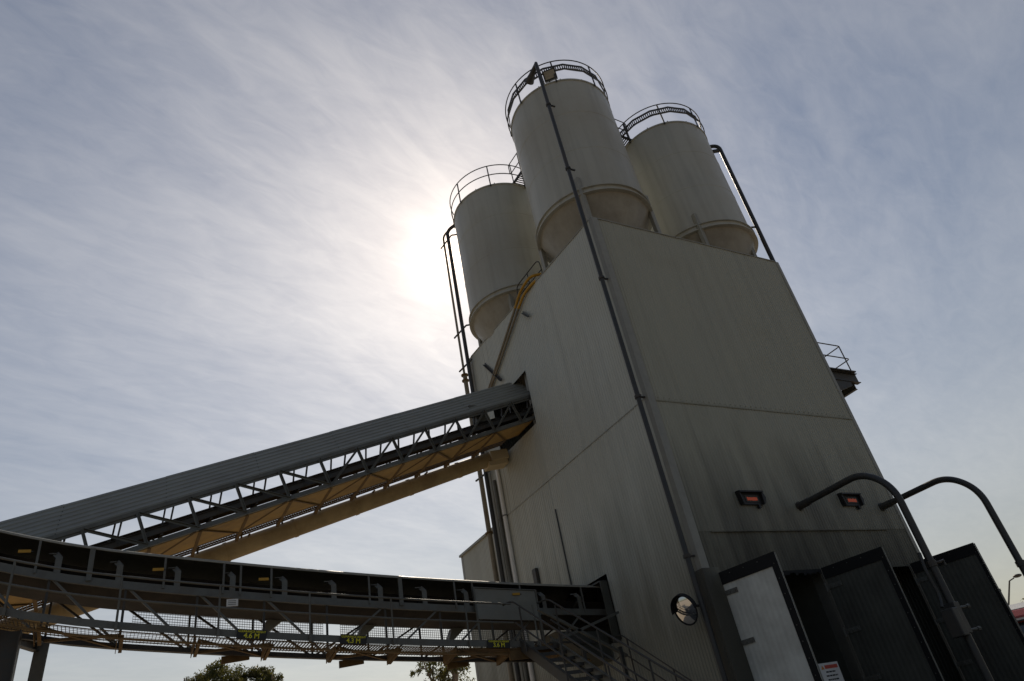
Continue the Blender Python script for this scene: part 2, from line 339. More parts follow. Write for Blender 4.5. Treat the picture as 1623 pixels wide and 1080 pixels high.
b = MB(); b.box((X0 - 0.03, Y1 - 0.14, 0), (X0 - 0.012, Y1 + 0.03, ztop(X0, Y1))); b.box((X0 - 0.011, Y1 + 0.012, 0), (X0 + 0.1, Y1 + 0.03, ztop(X0, Y1)))
b.build('corner_flashing', 'trim', tower)
b = MB(); b.box((X0 + 0.2, Y0 - 0.032, 9.07), (X1 - 0.11, Y0 - 0.018, 9.11))
for k in range(38): b.tube([(X0 + .3 + k * .19, Y0 - .03, 9.17), (X0 + .3 + k * .19, Y0 - .016, 9.17)], 0.012, 6)
b.build('joint_flashing', 'clad_low', tower)
b = MB(); b.box((X0 - 0.026, Y0 + 0.13, 9.18), (X0 - 0.018, Y1 - 0.15, 9.20)); b.build('joint_flashing', 'trim', tower)
b = MB(); b.box((X0 + 0.6, Y0 - 0.05, 5.69), (X1 - 0.9, Y0 - 0.017, 5.72)); b.build('bay_lintel', 'clad_low', tower)
b = MB()
for i in range(12):
    a = Y0 + 0.13 + (Y1 - Y0 - 0.28) * i / 12; c_ = Y0 + 0.13 + (Y1 - Y0 - 0.28) * (i + 1) / 12
    b.beam((X0, a, ztop(X0, a) + 0.012), (X0, c_, ztop(X0, c_) + 0.012), 0.07, 0.03)
b.beam((X0 + 0.2, Y0, ztop(X0 + .2, Y0) + 0.012), (X1 - 0.11, Y0, ztop(X1 - .11, Y0) + 0.012), 0.07, 0.03)
b.build('parapet_cap', 'trim', tower)
b = MB()                                             # wide corner guard at the bottom
b.box((X0 - 0.10, Y0 - 0.11, 0), (X0 + 0.36, Y0 - 0.045, 4.88)); b.box((X0 - 0.10, Y0 - 0.044, 0), (X0 - 0.045, Y0 + 0.22, 4.88))
b.build('corner_guard', 'clad_low', tower, bevel=0.01)
b = MB(); b.tube([(X0 - 0.03, 16.67, 8.25), (X0 - 0.03, 16.67, 5.9)], 0.025, 8); b.build('conduit', 'dark_pipe', tower)
b = MB(); b.box((X0 - 0.12, 18.3, 6.3), (X0 - 0.02, 18.5, 7.05)); b.build('vent_box', 'dark_steel', tower)
b = MB()                                             # fixing brackets of the yellow hoses
b.angle((X0 - 0.02, 19.35, 14.95), (X0 - 0.10, 18.2, 13.55), 0.09); b.build('pipe_bracket', 'dark_steel', tower)
b = MB(); b.angle((X0 - 0.02, 16.15, 15.05), (X0 - 0.1, 15.7, 14.55), 0.08); b.build('pipe_bracket', 'galv', tower)
b = MB()                                             # torn weather strip over the first bay
random.seed(3); px = 13.2
while px < 14.66:
    d = random.uniform(0.02, 0.09); b.box((px, Y0 - 0.02, 4.72 - d), (px + 0.09, Y0 - 0.014, 4.76)); px += 0.09
b.build('weather_strip', 'rubber', tower)
# doors, each swung out on its hinges
def door(hx, hy, ex, ey, zt, m, width_seal=0.10, side=1):
    h = Vector((hx, hy, 0)); d = Vector((ex - hx, ey - hy, 0)); ln = d.length; d.normalize(); n = Vector((d.y, -d.x, 0)) * side
    z0 = 0.15; T = 0.05
    b = MB(); k = int(ln / 0.055); vs = []; fs = []
    for i in range(k + 1):                           # fine ribs on the face
        a = ln * i / k; off = 0.004 * (i % 2)
        vs += [h + d * a + n * (T / 2 + off) + Vector((0, 0, z0)), h + d * a + n * (T / 2 + off) + Vector((0, 0, zt))]
    fs = [(2 * i, 2 * i + 2, 2 * i + 3, 2 * i + 1) for i in range(k)]
    b.add(vs, fs)
    b.prism([h - n * T / 2 + Vector((0, 0, z0)), h + d * ln - n * T / 2 + Vector((0, 0, z0)), h + d * ln - n * T / 2 + Vector((0, 0, zt)), h - n * T / 2 + Vector((0, 0, zt))], n * (T - 0.003))
    o = b.build('door', m, tower)
    s = MB()
    P = lambda a, z, off: h + d * a + n * off + Vector((0, 0, z))
    s.prism([P(ln - width_seal, z0, T / 2 + .006), P(ln + 0.012, z0, T / 2 + .006), P(ln + 0.012, zt + .02, T / 2 + .006), P(ln - width_seal, zt + .02, T / 2 + .006)], n * 0.02)
    s.prism([P(-0.0, zt - 0.24, T / 2 + .006), P(ln - width_seal - .002, zt - 0.24, T / 2 + .006), P(ln - width_seal - .002, zt + .02, T / 2 + .006), P(-0.0, zt + .02, T / 2 + .006)], n * 0.018)
    s.build('seal', 'rubber', o)
    s = MB()
    z = zt - 0.2
    while z > z0: s.tube([P(ln - width_seal / 2, z, T / 2 + .024), P(ln - width_seal / 2, z, T / 2 + .034)], 0.011, 6); z -= 0.3
    for q in (0.3, 0.65, 1.0): s.tube([P(q, zt - .06, T / 2 + .022), P(q, zt - .06, T / 2 + .032)], 0.011, 6)
    s.build('rivet', 'galv', o)['kind'] = 'stuff'
    s = MB(); s.beam(P(ln + .022, z0, 0.012), P(ln + .022, zt, 0.012), 0.018, 0.012, n); s.build('edge_strip', 'trim', o)
    for z in (zt - 0.42, zt - 1.42, zt - 2.42, zt - 3.6):
        s = MB()
        s.prism([P(-0.05, z - .05, T / 2 + .01), P(0.34, z - .05, T / 2 + .01), P(0.34, z + .05, T / 2 + .01), P(-0.05, z + .05, T / 2 + .01)], n * 0.014)
        s.tube([P(-0.05, z - .1, T / 2 + .02), P(-0.05, z + .1, T / 2 + .02)], 0.022, 8)
        for q in (0.06, 0.16, 0.28): s.tube([P(q, z, T / 2 + .025), P(q, z, T / 2 + .045)], 0.022, 6)
        s.build('hinge', 'galv', o)
    return o
d1 = door(11.42, 11.5, 11.74, 10.12, 4.74, 'door', 0.13); d1['label'] = 'pale door leaf with a black rubber edge'
d2 = door(14.72, 11.5, 15.05, 10.02, 4.74, 'door_dark', 0.10); d2['label'] = 'grimy middle door leaf'
d3 = door(18.14, 11.5, 18.48, 9.92, 4.74, 'door_dark', 0.06); d3['label'] = 'dark outer door leaf'

# ------------------------------------------------------------------ silos
ZR, RS = 16.75, 1.89
def make_silo(cx, cy, zt, label, band=True, lid=True):
    t = thing('silo', label, 'silo', (cx, cy, 0), 'cement silos on the tower')
    c = (cx, cy, 0)
    s = MB(); s.lathe(c, [(RS, ZR + 0.1), (RS, ZR + 1.9), (RS + .009, ZR + 1.92), (RS, ZR + 1.94), (RS, ZR + 3.7), (RS + .009, ZR + 3.72), (RS, ZR + 3.74), (RS, zt - 0.06), (RS + 0.03, zt - 0.06), (RS + 0.03, zt)], 96)
    s.build('shell', 'silo', t, smooth=20)
    s = MB(); s.lathe(c, [(RS + 0.03, zt), (1.0, zt + 0.06), (0.001, zt + 0.1)], 64); s.build('roof', 'silo', t, smooth=40)
    s = MB(); s.lathe(c, [(RS, ZR + 0.12), (RS + 0.10, ZR + 0.12), (RS + 0.10, ZR + 0.09), (RS + 0.03, ZR + 0.09), (RS + 0.03, ZR - 0.09), (RS + 0.10, ZR - 0.09), (RS + 0.10, ZR - 0.12), (RS - .05, ZR - 0.12)], 96)
    s.build('ring_beam', 'silo', t, smooth=30)
    s = MB(); s.lathe(c, [(RS - .02, ZR - 0.1), (0.32, ZR - 3.3), (0.32, ZR - 3.7)], 64)
    s.build('cone', 'cone', t, smooth=40)
    s = MB()
    for k in range(6):
        a = R(20 + 60 * k); ca, sa = math.cos(a), math.sin(a)
        s.beam((cx + (RS - .05) * ca, cy + (RS - .05) * sa, ZR - 0.14), (cx + 0.36 * ca, cy + 0.36 * sa, ZR - 3.25), 0.03, 0.012, (ca, sa, 0))
    s.build('weld_seam', 'cone', t)
    for k in range(4):
        a = R(45 + 90 * k); r = RS + 0.02; p = (cx + r * math.cos(a), cy + r * math.sin(a))
        p = (min(max(p[0], X0 + .24), X1 - .22), min(max(p[1], Y0 + .24), Y1 - .24))
        s = MB(); s.beam((p[0], p[1], ZR + 0.62), (p[0], p[1], 10.0), 0.15, 0.15); s.build('leg', 'trim', t, bevel=0.008)
    s = MB()
    a0 = {True: 0, False: 0}[band]
    for h in (1.02, 0.5): s.ring((cx, cy, zt + h), RS + 0.06, 0.021, 72, 8)
    hr = s.build('handrail', 'dark_steel', t, smooth=50)
    for k in range(8):
        a = R(10 + 45 * k); s = MB()
        s.beam((cx + (RS + .05) * math.cos(a), cy + (RS + .05) * math.sin(a), zt - 0.12), (cx + (RS + .05) * math.cos(a), cy + (RS + .05) * math.sin(a), zt + 1.0), 0.05, 0.03, (math.cos(a), math.sin(a), 0))
        s.build('post', 'dark_steel', hr)
    if band:                                          # cable ladder running round inside the rail
        s = MB(); n = 16
        pts = [Vector((cx + (RS + .01) * math.cos(2 * math.pi * k / n), cy + (RS + .01) * math.sin(2 * math.pi * k / n), 0)) for k in range(n)]
        for k in range(n):
            p, q = pts[k], pts[(k + 1) % n]
            for h in (0.59, 0.84): s.beam(p + Vector((0, 0, zt + h)), q + Vector((0, 0, zt + h)), 0.02, 0.085)
            for j in range(9):
                u = p.lerp(q, (j + .5) / 9); s.beam(u + Vector((0, 0, zt + .62)), u + Vector((0, 0, zt + .82)), 0.02, 0.04, (q - p))
        s.build('cable_ladder', 'dark_steel', t)
    s = MB()
    for k in range(5):
        a = R(190 + 25 * k); s.tube([(cx + 1.86 * math.cos(a), cy + 1.86 * math.sin(a), zt), (cx + 1.86 * math.cos(a), cy + 1.86 * math.sin(a), zt + .09)], 0.02, 6)
    s.build('lifting_lug', 'dark_steel', t)
    return t
silo_front = make_silo(12.66, 13.27, 22.22, 'tallest grey silo above the tower corner with a dark pipe down its front')
silo_far = make_silo(17.70, 13.48, 22.18, 'grey silo at the right of the roof beside a bent fill pipe')
silo_sun = make_silo(12.45, 18.44, 22.12, 'grey silo in front of the sun above the inclined conveyor', band=False)
# walkways bridging the silo roofs
def bridge(p, q, zt, label):
    p = Vector(p); q = Vector(q); d = (q - p).normalized(); n = Vector((-d.y, d.x, 0))
    t = thing('roof_walkway', label, 'walkway', ((p + q) / 2 + Vector((0, 0, zt))), 'walkways between silo roofs')
    s = MB()
    for k in (-1, 1): s.channel(p + n * k * 0.27 + Vector((0, 0, zt)), q + n * k * 0.27 + Vector((0, 0, zt)), 0.05, 0.12)
    k = int((q - p).length / 0.10)
    for i in range(k):
        u = p.lerp(q, (i + .5) / k); s.box((min((u - n * .27).x, (u + n * .27).x) - .004, min((u - n * .27).y, (u + n * .27).y) - .004, zt - .02), (max((u - n * .27).x, (u + n * .27).x) + .004, max((u - n * .27).y, (u + n * .27).y) + .004, zt + .01))
    s.build('deck', 'dark_steel', t)
    for k in (-1, 1):
        o = n * k * 0.30; s = MB()
        a = p + o + d * 0.1; b = q + o - d * 0.1
        loop = bend([a + Vector((0, 0, zt + .5)), a + Vector((0, 0, zt + 1.02)), b + Vector((0, 0, zt + 1.02)), b + Vector((0, 0, zt + .5)), a + Vector((0, 0, zt + .5))], 0.12)
        s.tube(loop, 0.02, 8); hr = s.build('handrail', 'dark_steel', t, smooth=50)
        for f in (0.12, 0.5, 0.88):
            u = p.lerp(q, f) + o; s = MB(); s.beam(u + Vector((0, 0, zt - .05)), u + Vector((0, 0, zt + 1.0)), 0.04, 0.025); s.build('post', 'dark_steel', hr)
    return t
bridge((14.45, 13.3, 0), (15.95, 13.4, 0), 22.2, 'short grey walkway joining the nearest silo and the right silo')
bridge((12.6, 15.05, 0), (12.52, 16.7, 0), 22.17, 'short grey walkway joining the nearest silo and the sunlit silo')
# floodlight on the front silo rim
t = thing('floodlight', 'square floodlight fixed to the rim of the nearest silo', 'floodlight', (11.3, 11.98, 22.32))
fc = Vector((11.42, 11.78, 22.58)); fx = Vector((0.72, -0.69, 0)); fn = Vector((-0.6, -0.62, -0.5)).normalized(); fy = fx.cross(fn).normalized()
if fy.z < 0: fy = -fy
s = MB(); s.prism([fc + fx * a * .24 + fy * b_ * .2 for a, b_ in ((-1, -1), (1, -1), (1, 1), (-1, 1))], -fn * 0.14); s.build('housing', 'black', t, bevel=0.015)
s = MB(); s.prism([fc + fn * .004 + fx * a * .19 + fy * b_ * .15 for a, b_ in ((-1, -1), (1, -1), (1, 1), (-1, 1))], fn * 0.008); s.build('lens', 'cone', t)
s = MB(); s.beam(fc - fn * .1, (11.42, 12.0, 22.14), 0.05, 0.03); s.build('bracket', 'dark_steel', t)

# ------------------------------------------------------------------ fill pipes
def collar(p, ax, r, h=0.05):
    s = MB(); a = Vector(p) - Vector(ax).normalized() * h / 2; s.tube([a, a + Vector(ax).normalized() * h], r, 12); return s
t = thing('fill_pipe', 'dark fill pipe running down the tower corner and up the nearest silo', 'pipe', (10.86, 11.60, 0), 'silo fill pipes')
px_, py_ = 10.83, 11.66
s = MB(); s.tube(bend([(px_, py_, 0.9), (px_, py_, 22.92), (px_ + 0.9, py_ + 0.9, 23.04)], 0.25), 0.062, 12); s.build('pipe', 'dark_pipe', t, smooth=40)
s = MB(); s.tube([(px_ + .02, py_ + .02, 22.77), (px_ + .05, py_ + .42, 22.71), (px_ + .10, py_ + .72, 22.71)], [0.07, 0.11, 0.17], 10); s.build('inlet_head', 'dark_pipe', t, smooth=40)
for z in (5.2, 9.2, 13.0, 17.4, 20.5):
    s = collar((px_, py_, z), (0, 0, 1), 0.09, 0.07); s.beam((px_, py_, z), (X0 + 0.02, Y0 + 0.08, z), 0.05, 0.04); s.build('bracket', 'dark_steel', t)
t = thing('fill_pipe', 'thinner outer pipe of the pair left of the sunlit silo', 'pipe', (10.86, 20.75, 0), 'silo fill pipes')
s = MB(); s.tube(bend([(10.86, 20.72, 15.3), (10.86, 20.72, 22.55), (11.15, 19.95, 22.72), (11.35, 19.6, 22.5)], 0.22), 0.048, 10); s.build('upper_pipe', 'pipe', t, smooth=40)
s = MB(); s.tube([(10.86, 20.70, 0.6), (10.86, 20.70, 15.25)], 0.085, 12); s.build('lower_pipe', 'pipe_tan', t, smooth=40)
for z in (15.3, 15.05, 12.4, 9.0, 6.6): collar((10.86, 20.71, z), (0, 0, 1), 0.14, 0.05).build('flange', 'rust_steel', t)
t = thing('fill_pipe', 'thicker dark pipe beside the wall edge left of the sunlit silo', 'pipe', (10.86, 20.3, 0), 'silo fill pipes')
s = MB(); s.tube(bend([(10.86, 20.27, 0.6), (10.86, 20.27, 22.5), (11.2, 19.7, 22.55)], 0.3), 0.075, 12); s.build('pipe', 'dark_pipe', t, smooth=40)
for z in (22.0, 17.2, 15.6, 11.0):
    s = MB(); s.beam((10.78, 20.95, z), (10.9, 20.0, z), 0.05, 0.05)
    if z > 16: s.beam((10.9, 20.0, z), (11.4, 19.75, z), 0.05, 0.05)
    s.build('bracket', 'dark_steel', t)
t = thing('downpipe', 'pale downpipe on the conveyor side of the tower below the duct box', 'pipe', (10.95, 19.65, 0), 'downpipes on the tower')
s = MB(); s.tube([(10.97, 19.62, 0), (10.97, 19.62, 11.0)], 0.07, 12); s.build('pipe', 'white', t, smooth=40)
for z in (3, 6.4, 9.2): collar((10.97, 19.62, z), (0, 0, 1), 0.085, 0.04).build('clip', 'galv', t)
t = thing('downpipe', 'grey downpipe hugging the far left corner of the tower', 'pipe', (10.95, 20.0, 0), 'downpipes on the tower')
s = MB(); s.tube([(10.98, 19.98, 0), (10.98, 19.98, 10.6)], 0.06, 12); s.build('pipe', 'galv', t, smooth=40)
for z in (3, 6.4, 9.2): collar((10.98, 19.98, z), (0, 0, 1), 0.075, 0.04).build('clip', 'galv', t)
t = thing('fill_pipe', 'dark pipe bending into the top of the right silo', 'pipe', (19.0, 11.8, 0), 'silo fill pipes')
s = MB(); s.tube(bend([(18.75, 11.75, 0.5), (18.95, 11.76, 15.0), (19.35, 11.95, 21.9), (18.85, 12.5, 22.1)], 0.3), 0.075, 12); s.build('pipe', 'dark_pipe', t, smooth=40)
s = MB(); s.beam((18.9, 12.4, 21.75), (19.36, 11.95, 21.6), 0.12, 0.1); s.beam((19.15, 11.9, 17.3), (18.6, 12.2, 17.35), 0.05, 0.05); s.build('bracket', 'dark_steel', t)
# arched truck-fill pipes beside the bays
def arch_pipe(x, yb, ztp, label, m, hooks):
    t = thing('arched_pipe', label, 'pipe', (x, yb, 0), 'arched pipes over the bays')
    s = MB(); s.tube(bend([(x, Y0 - 0.02, ztp), (x, 9.55, ztp + 0.02), (x, yb, ztp - 0.55), (x, yb, 0.0)], 0.75, 12), 0.078, 14); s.build('pipe', m, t, smooth=40)
    s = collar((x, Y0 - 0.03, ztp), (0, 1, 0), 0.12, 0.04); s.tube([(x, Y0 - .05, ztp), (x, Y0 - .35, ztp)], 0.095, 12); s.build('wall_flange', 'dark_steel', t)
    for z in hooks:
        s = MB(); s.tube([(x, yb, z), (x + 0.12, yb - 0.1, z), (x + 0.24, yb - 0.12, z + .03), (x + 0.24, yb - 0.12, z - .08)], 0.03, 8); s.tube([(x, yb, z - .06), (x, yb, z + .06)], 0.1, 12); s.build('coupling', 'dark_steel', t)
    return t
ap = arch_pipe(14.89, 9.0, 6.33, 'dark arched pipe curving out of the wall between the bays and down to the ground', 'dark_pipe', (4.05,))
s = MB(); s.box((14.80, 8.90, 2.66), (14.98, 9.12, 3.26)); s.build('sleeve', 'dark_pipe', ap, bevel=0.01)
s = MB(); s.box((14.60, 8.86, 2.62), (14.79, 9.14, 3.15)); s.build('valve_box', 'dark_pipe', ap, bevel=0.02)
for z in (3.15, 2.72):
    s = MB(); s.tube([(14.95, 9.0, z), (15.25, 8.92, z)], 0.028, 8); s.tube([(15.22, 8.93, z), (15.28, 8.91, z)], 0.045, 8); s.build('spigot', 'galv', ap)
s = MB(); s.tube(bend([(14.74, 9.05, 4.3), (14.66, 9.05, 3.95), (14.72, 9.05, 3.4), (14.62, 9.05, 3.2)], 0.2), 0.035, 8); s.build('hose', 'dark_pipe', ap, smooth=40)
arch_pipe(18.15, 8.98, 6.33, 'dark arched pipe at the far right standing clear against the sky', 'dark_pipe', (3.95, 3.45))

# ------------------------------------------------------------------ bracketed platform on the right wall
t = thing('wall_platform', 'small railed steel platform sticking out from the right edge of the tower', 'platform', (X1, 12.7, 11))
s = MB()
for y in (12.3, 13.3): s.ibeam((X1 + 0.02, y, 11.2), (X1 + 2.45, y, 11.2), 0.16, 0.36, 0.02); s.build
for x in (19.4, 20.2, 21.0): s.ibeam((x, 12.32, 10.9), (x, 13.28, 10.9), 0.12, 0.22, 0.015)
s.build('frame', 'dark_steel', t)
s = MB(); s.box((X1 + 0.02, 12.15, 11.39), (X1 + 2.35, 13.4, 11.43)); s.build('deck', 'dark_steel', t)
s = MB(); s.prism([(X1 + 0.02, 12.24, 11.0), (X1 + 0.02, 12.24, 10.2), (20.75, 12.24, 10.86), (20.75, 12.24, 11.0)], (0, 0.04, 0)); s.build('gusset', 'dark_steel', t)
s = MB()
for h in (1.02, 0.52):
    s.tube(bend([(X1, 12.2, 11.43 + h), (21.05 + (0.4 if h < 1 else 0) * .5, 12.2, 11.43 + h), (21.05 + (0.4 if h < 1 else 0) * .5, 13.35, 11.43 + h), (X1, 13.35, 11.43 + h)], 0.12), 0.02, 8)
hr = s.build('handrail', 'dark_steel', t)
for y in (12.2, 13.35):
    s = MB(); s.tube([(21.0, y, 11.43), (21.0, y, 12.45)], 0.021, 8); s.build('post', 'dark_steel', hr)

# ------------------------------------------------------------------ displays on the wall above the bays
def display(x, label):
    t = thing('wall_display', label, 'display', (x, Y0, 6.5), 'red displays above the bays')
    s = MB()
    s.prism([(x - .38, Y0 - .02, 6.34), (x + .34, Y0 - .02, 6.34), (x + .42, Y0 - .02, 6.50), (x + .36, Y0 - .02, 6.68), (x - .42, Y0 - .02, 6.68)], (0, -0.06, 0))
    s.prism([(x - .42, Y0 - .081, 6.64), (x + .36, Y0 - .081, 6.64), (x + .36, Y0 - .081, 6.68), (x - .42, Y0 - .081, 6.68)], (0, -0.10, -0.02))
    s.prism([(x - .38, Y0 - .081, 6.34), (x - .34, Y0 - .081, 6.34), (x - .38, Y0 - .081, 6.639), (x - .42, Y0 - .081, 6.639)], (0, -0.07, 0))
    s.prism([(x + .30, Y0 - .081, 6.34), (x + .34, Y0 - .081, 6.34), (x + .42, Y0 - .081, 6.50), (x + .36, Y0 - .081, 6.639), (x + .32, Y0 - .081, 6.639)], (0, -0.07, 0))
    s.build('housing', 'black', t)
    s = MB(); s.box((x - .22, Y0 - .090, 6.40), (x + .22, Y0 - .082, 6.57)); s.build('backing', 'dark_steel', t)
    s = MB(); random.seed(int(x * 10))
    for k in range(9): s.box((x - .17 + k * .038, Y0 - .098, 6.43 + .012 * random.random()), (x - .17 + k * .038 + .032, Y0 - .092, 6.53 - .02 * random.random()))
    s.build('screen', 'led', t)
    s = MB(); s.box((x + .12, Y0 - .12, 6.24), (x + .18, Y0 - .05, 6.335)); s.build('sensor', 'black', t)
display(13.25, 'black wall display glowing red above the first bay, nearer the tower corner')
display(16.93, 'black wall display glowing red beneath the arched pipe, above the second bay')

# ------------------------------------------------------------------ convex mirror on the corner
t = thing('convex_mirror', 'oval looking convex traffic mirror with a black hood on the tower corner', 'mirror', (10.95, 11.75, 4.1))
mc = Vector((10.45, 11.78, 4.12)); mn = Vector((-0.90, -0.38, -0.36)).normalized(); mu = (Vector((0, 0, 1)) - mn * mn.z).normalized(); mr = mu.cross(mn)
s = MB(); n = 40; rings = 8; vs = [mc + mn * 0.06]; fs = []
for i in range(1, rings + 1):
    r = i / rings
    vs += [mc + mn * (0.06 * (1 - r * r)) + mr * (0.225 * r * math.cos(2 * math.pi * k / n)) + mu * (0.29 * r * math.sin(2 * math.pi * k / n)) for k in range(n)]
fs += [(0, 1 + k, 1 + (k + 1) % n) for k in range(n)]
for i in range(rings - 1): fs += [(1 + i * n + k, 1 + (i + 1) * n + k, 1 + (i + 1) * n + (k + 1) % n, 1 + i * n + (k + 1) % n) for k in range(n)]
s.add(vs, fs); s.build('mirror_face', 'mirror', t, smooth=80)
s = MB(); s.tube([mc + mr * (0.24 * math.cos(2 * math.pi * k / n)) + mu * (0.305 * math.sin(2 * math.pi * k / n)) for k in range(n)], 0.015, 8, True); s.build('rim', 'rubber', t, smooth=60)
s = MB(); vs = []; fs = []
for k in range(n // 2 + 1):
    a = math.pi * k / (n // 2)
    for dd in (-0.05, 0.10):
        vs.append(mc + mn * dd + mr * (0.258 * math.cos(a)) + mu * (0.322 * math.sin(a)))
for k in range(n // 2): fs.append((2 * k, 2 * k + 1, 2 * k + 3, 2 * k + 2))
s.add(vs, fs); ho = s.build('hood', 'rubber', t); md = ho.modifiers.new('solid', 'SOLIDIFY'); md.thickness = 0.012
s = MB(); s.lathe((0, 0, 0), [(0.001, 0), (0.15, 0.02), (0.24, 0.06)], 24)
q = mn.to_track_quat('Z', 'Y'); s.v = [tuple(mc - mn * 0.09 + q @ Vector(v)) for v in s.v]; s.build('back_shell', 'black', t, smooth=50)
s = MB(); s.tube(bend([mc - mn * 0.08, mc - mn * 0.22, (X0 - 0.04, 11.82, 4.2)], 0.08), 0.025, 8); s.build('arm', 'dark_steel', t)

# ------------------------------------------------------------------ notice sign in the first bay
t = thing('notice_board', 'white notice with red heading and rows of text beside the pale door', 'sign', (13.55, 11.3, 2.3))
nx0, nx1, nz1, nz0, ny = 13.22, 13.82, 2.74, 1.85, 11.35
s = MB(); s.box((nx0, ny, nz0), (nx1, ny + 0.012, nz1)); s.build('panel', 'white', t)
s = MB(); s.box((nx0 + .16, ny - .003, nz1 - .115), (nx1 - .04, ny - .001, nz1 - .045)); s.build('heading', 'red_text', t)
s = MB(); s.prism([(nx0 + .04, ny - .001, nz1 - .12), (nx0 + .14, ny - .001, nz1 - .12), (nx0 + .09, ny - .001, nz1 - .04)], (0, -.002, 0)); s.build('symbol', 'orange_text', t)
s = MB(); random.seed(5)
for k in range(9):
    z = nz1 - .19 - k * .075; a = nx0 + .12 + random.uniform(0, .05); e_ = nx1 - .07 - random.uniform(0, .12)
    while a < e_:
        l = random.uniform(.03, .09); s.box((a, ny - .003, z), (min(a + l, e_), ny - .001, z + .028)); a += l + .014
s.build('text', 'black', t)
s = MB(); s.tube([(nx0 - .07, 11.39, 0), (nx0 - .07, 11.39, 4.7)], 0.03, 8); s.box((nx0 - .08, ny + .013, nz1 - .2), (nx0 + .1, ny + .03, nz1 - .12)); s.box((nx0 - .08, ny + .013, nz0 + .1), (nx0 + .1, ny + .03, nz0 + .18)); s.build('post', 'dark_steel', t)

# ------------------------------------------------------------------ annex behind the tower
t = thing('annex_building', 'lower grey clad annex standing behind the left edge of the tower', 'building', (14.6, 22.4, 0))
w = MB(); AX0, AX1, AY0, AY1, AZ = 11.3, 18.6, Y1 + 0.05, 24.05, 9.28
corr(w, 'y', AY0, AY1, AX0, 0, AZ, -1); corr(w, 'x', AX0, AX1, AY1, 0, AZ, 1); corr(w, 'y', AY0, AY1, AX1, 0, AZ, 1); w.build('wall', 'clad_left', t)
w = MB(); w.box((AX0 - 0.08, AY0, AZ), (AX1 + 0.08, AY1 + 0.08, AZ + 0.08)); w.build('roof', 'trim', t)
w = MB(); w.box((AX0 - 0.025, AY1 - 0.12, 0), (AX0 - 0.012, AY1 + 0.03, AZ - .002)); w.build('corner_flashing', 'trim', t)

# ------------------------------------------------------------------ inclined conveyor
YN, YF = 16.88, 18.02
SL = 0.365
def zb(x): return 7.30 + 0.3705 * x
def ztc(x): return 8.13 + 0.365 * x
inc = thing('inclined_conveyor', 'inclined covered conveyor climbing from left into the tower wall', 'conveyor', (4.0, 17.5, 0))
XL, XR = -9.0, 11.35
s = MB(); s.angle((XL, YN, ztc(XL)), (XR, YN, ztc(XR)), 0.09, 0.012, (0, 0, -1)); s.beam((XL, YN, ztc(XL) + .02), (XR, YN, ztc(XR) + .02), 0.05, 0.09)
s.beam((XL, YN, zb(XL)), (XR, YN, zb(XR)), 0.09, 0.11); tr_near = s.build('near_truss', 'galv', inc)
s = MB(); s.beam((XL, YF, zb(XL)), (XR, YF, zb(XR)), 0.09, 0.11); s.beam((XL, YF, zb(XL) + .62), (XR, YF, zb(XR) + .62), 0.07, 0.07); tr_far = s.build('far_truss', 'dark_steel', inc)
step = 1.015
tops = [0.17 + step * k for k in range(-8, 12)]
for k, x in enumerate(tops):
    xt, xb = x, x + 0.26
    if xt > XR - 0.2: continue
    s = MB(); s.angle((xt, YN - .05, ztc(xt)), (xb, YN - .05, zb(xb)), 0.065, 0.01, (0, -1, 0)); s.build('strut', 'galv', tr_near)
    s = MB(); s.beam((xt + .3, YF, zb(xt + .3) + .6), (xt + .3, YF, zb(xt + .3)), 0.06, 0.05); s.build('strut', 'dark_steel', tr_far)
    if k + 1 < len(tops):
        if x < 4.0: p, q_ = (xt, YN - .04, ztc(xt)), (xb + step, YN - .04, zb(xb + step))
        else: p, q_ = (xb, YN - .04, zb(xb)), (xt + step, YN - .04, ztc(xt + step))
        if q_[0] < XR:
            s = MB(); s.angle(p, q_, 0.06, 0.01, (0, -1, 0)); s.build('diagonal', 'galv', tr_near)
            s = MB(); s.beam((p[0], YF + .05, zb(p[0]) + (.6 if x < 4 else 0)), (q_[0], YF + .05, zb(q_[0]) + (0 if x < 4 else .6)), 0.05, 0.05); s.build('diagonal', 'dark_steel', tr_far)
# hood: closed on the near side, open on the walkway side, ribs along its length, 2 m sheets
def hood_prof():
    out = []                                       # steep near slope with long ribs, then a short fall over the belt
    for i in range(57):
        u = 1.45 * i / 56; rb = .022 if (i % 8 in (3, 4) and 0 < i < 54) else 0.0
        out.append((YN - .01 + u * .669 - rb * .743, u * .743 + rb * .669))
    out += [(YN + 1.22, 1.02), (YN + 1.40, .90)]
    return out
hp = hood_prof(); xs = [-9.55 + 2.045 * k for k in range(11)]; xs[-1] = 11.3
for k in range(len(xs) - 1):
    a, b_ = xs[k], xs[k + 1] + 0.02; o = 0.006 * (k % 2); s = MB(); n = len(hp)
    vs = [(x, y, ztc(x) + 0.05 + z + o) for x in (a, b_) for y, z in hp]
    s.add(vs, [(i, i + 1, n + i + 1, n + i) for i in range(n - 1)])
    o_ = s.build('hood_sheet', 'hood', inc); md = o_.modifiers.new('solid', 'SOLIDIFY'); md.thickness = 0.006
    s = MB(); s.tube([(b_ + .006, y, ztc(b_) + 0.035 + z) for y, z in hp[::4]], 0.014, 6); s.build('hood_rib', 'dark_steel', inc)
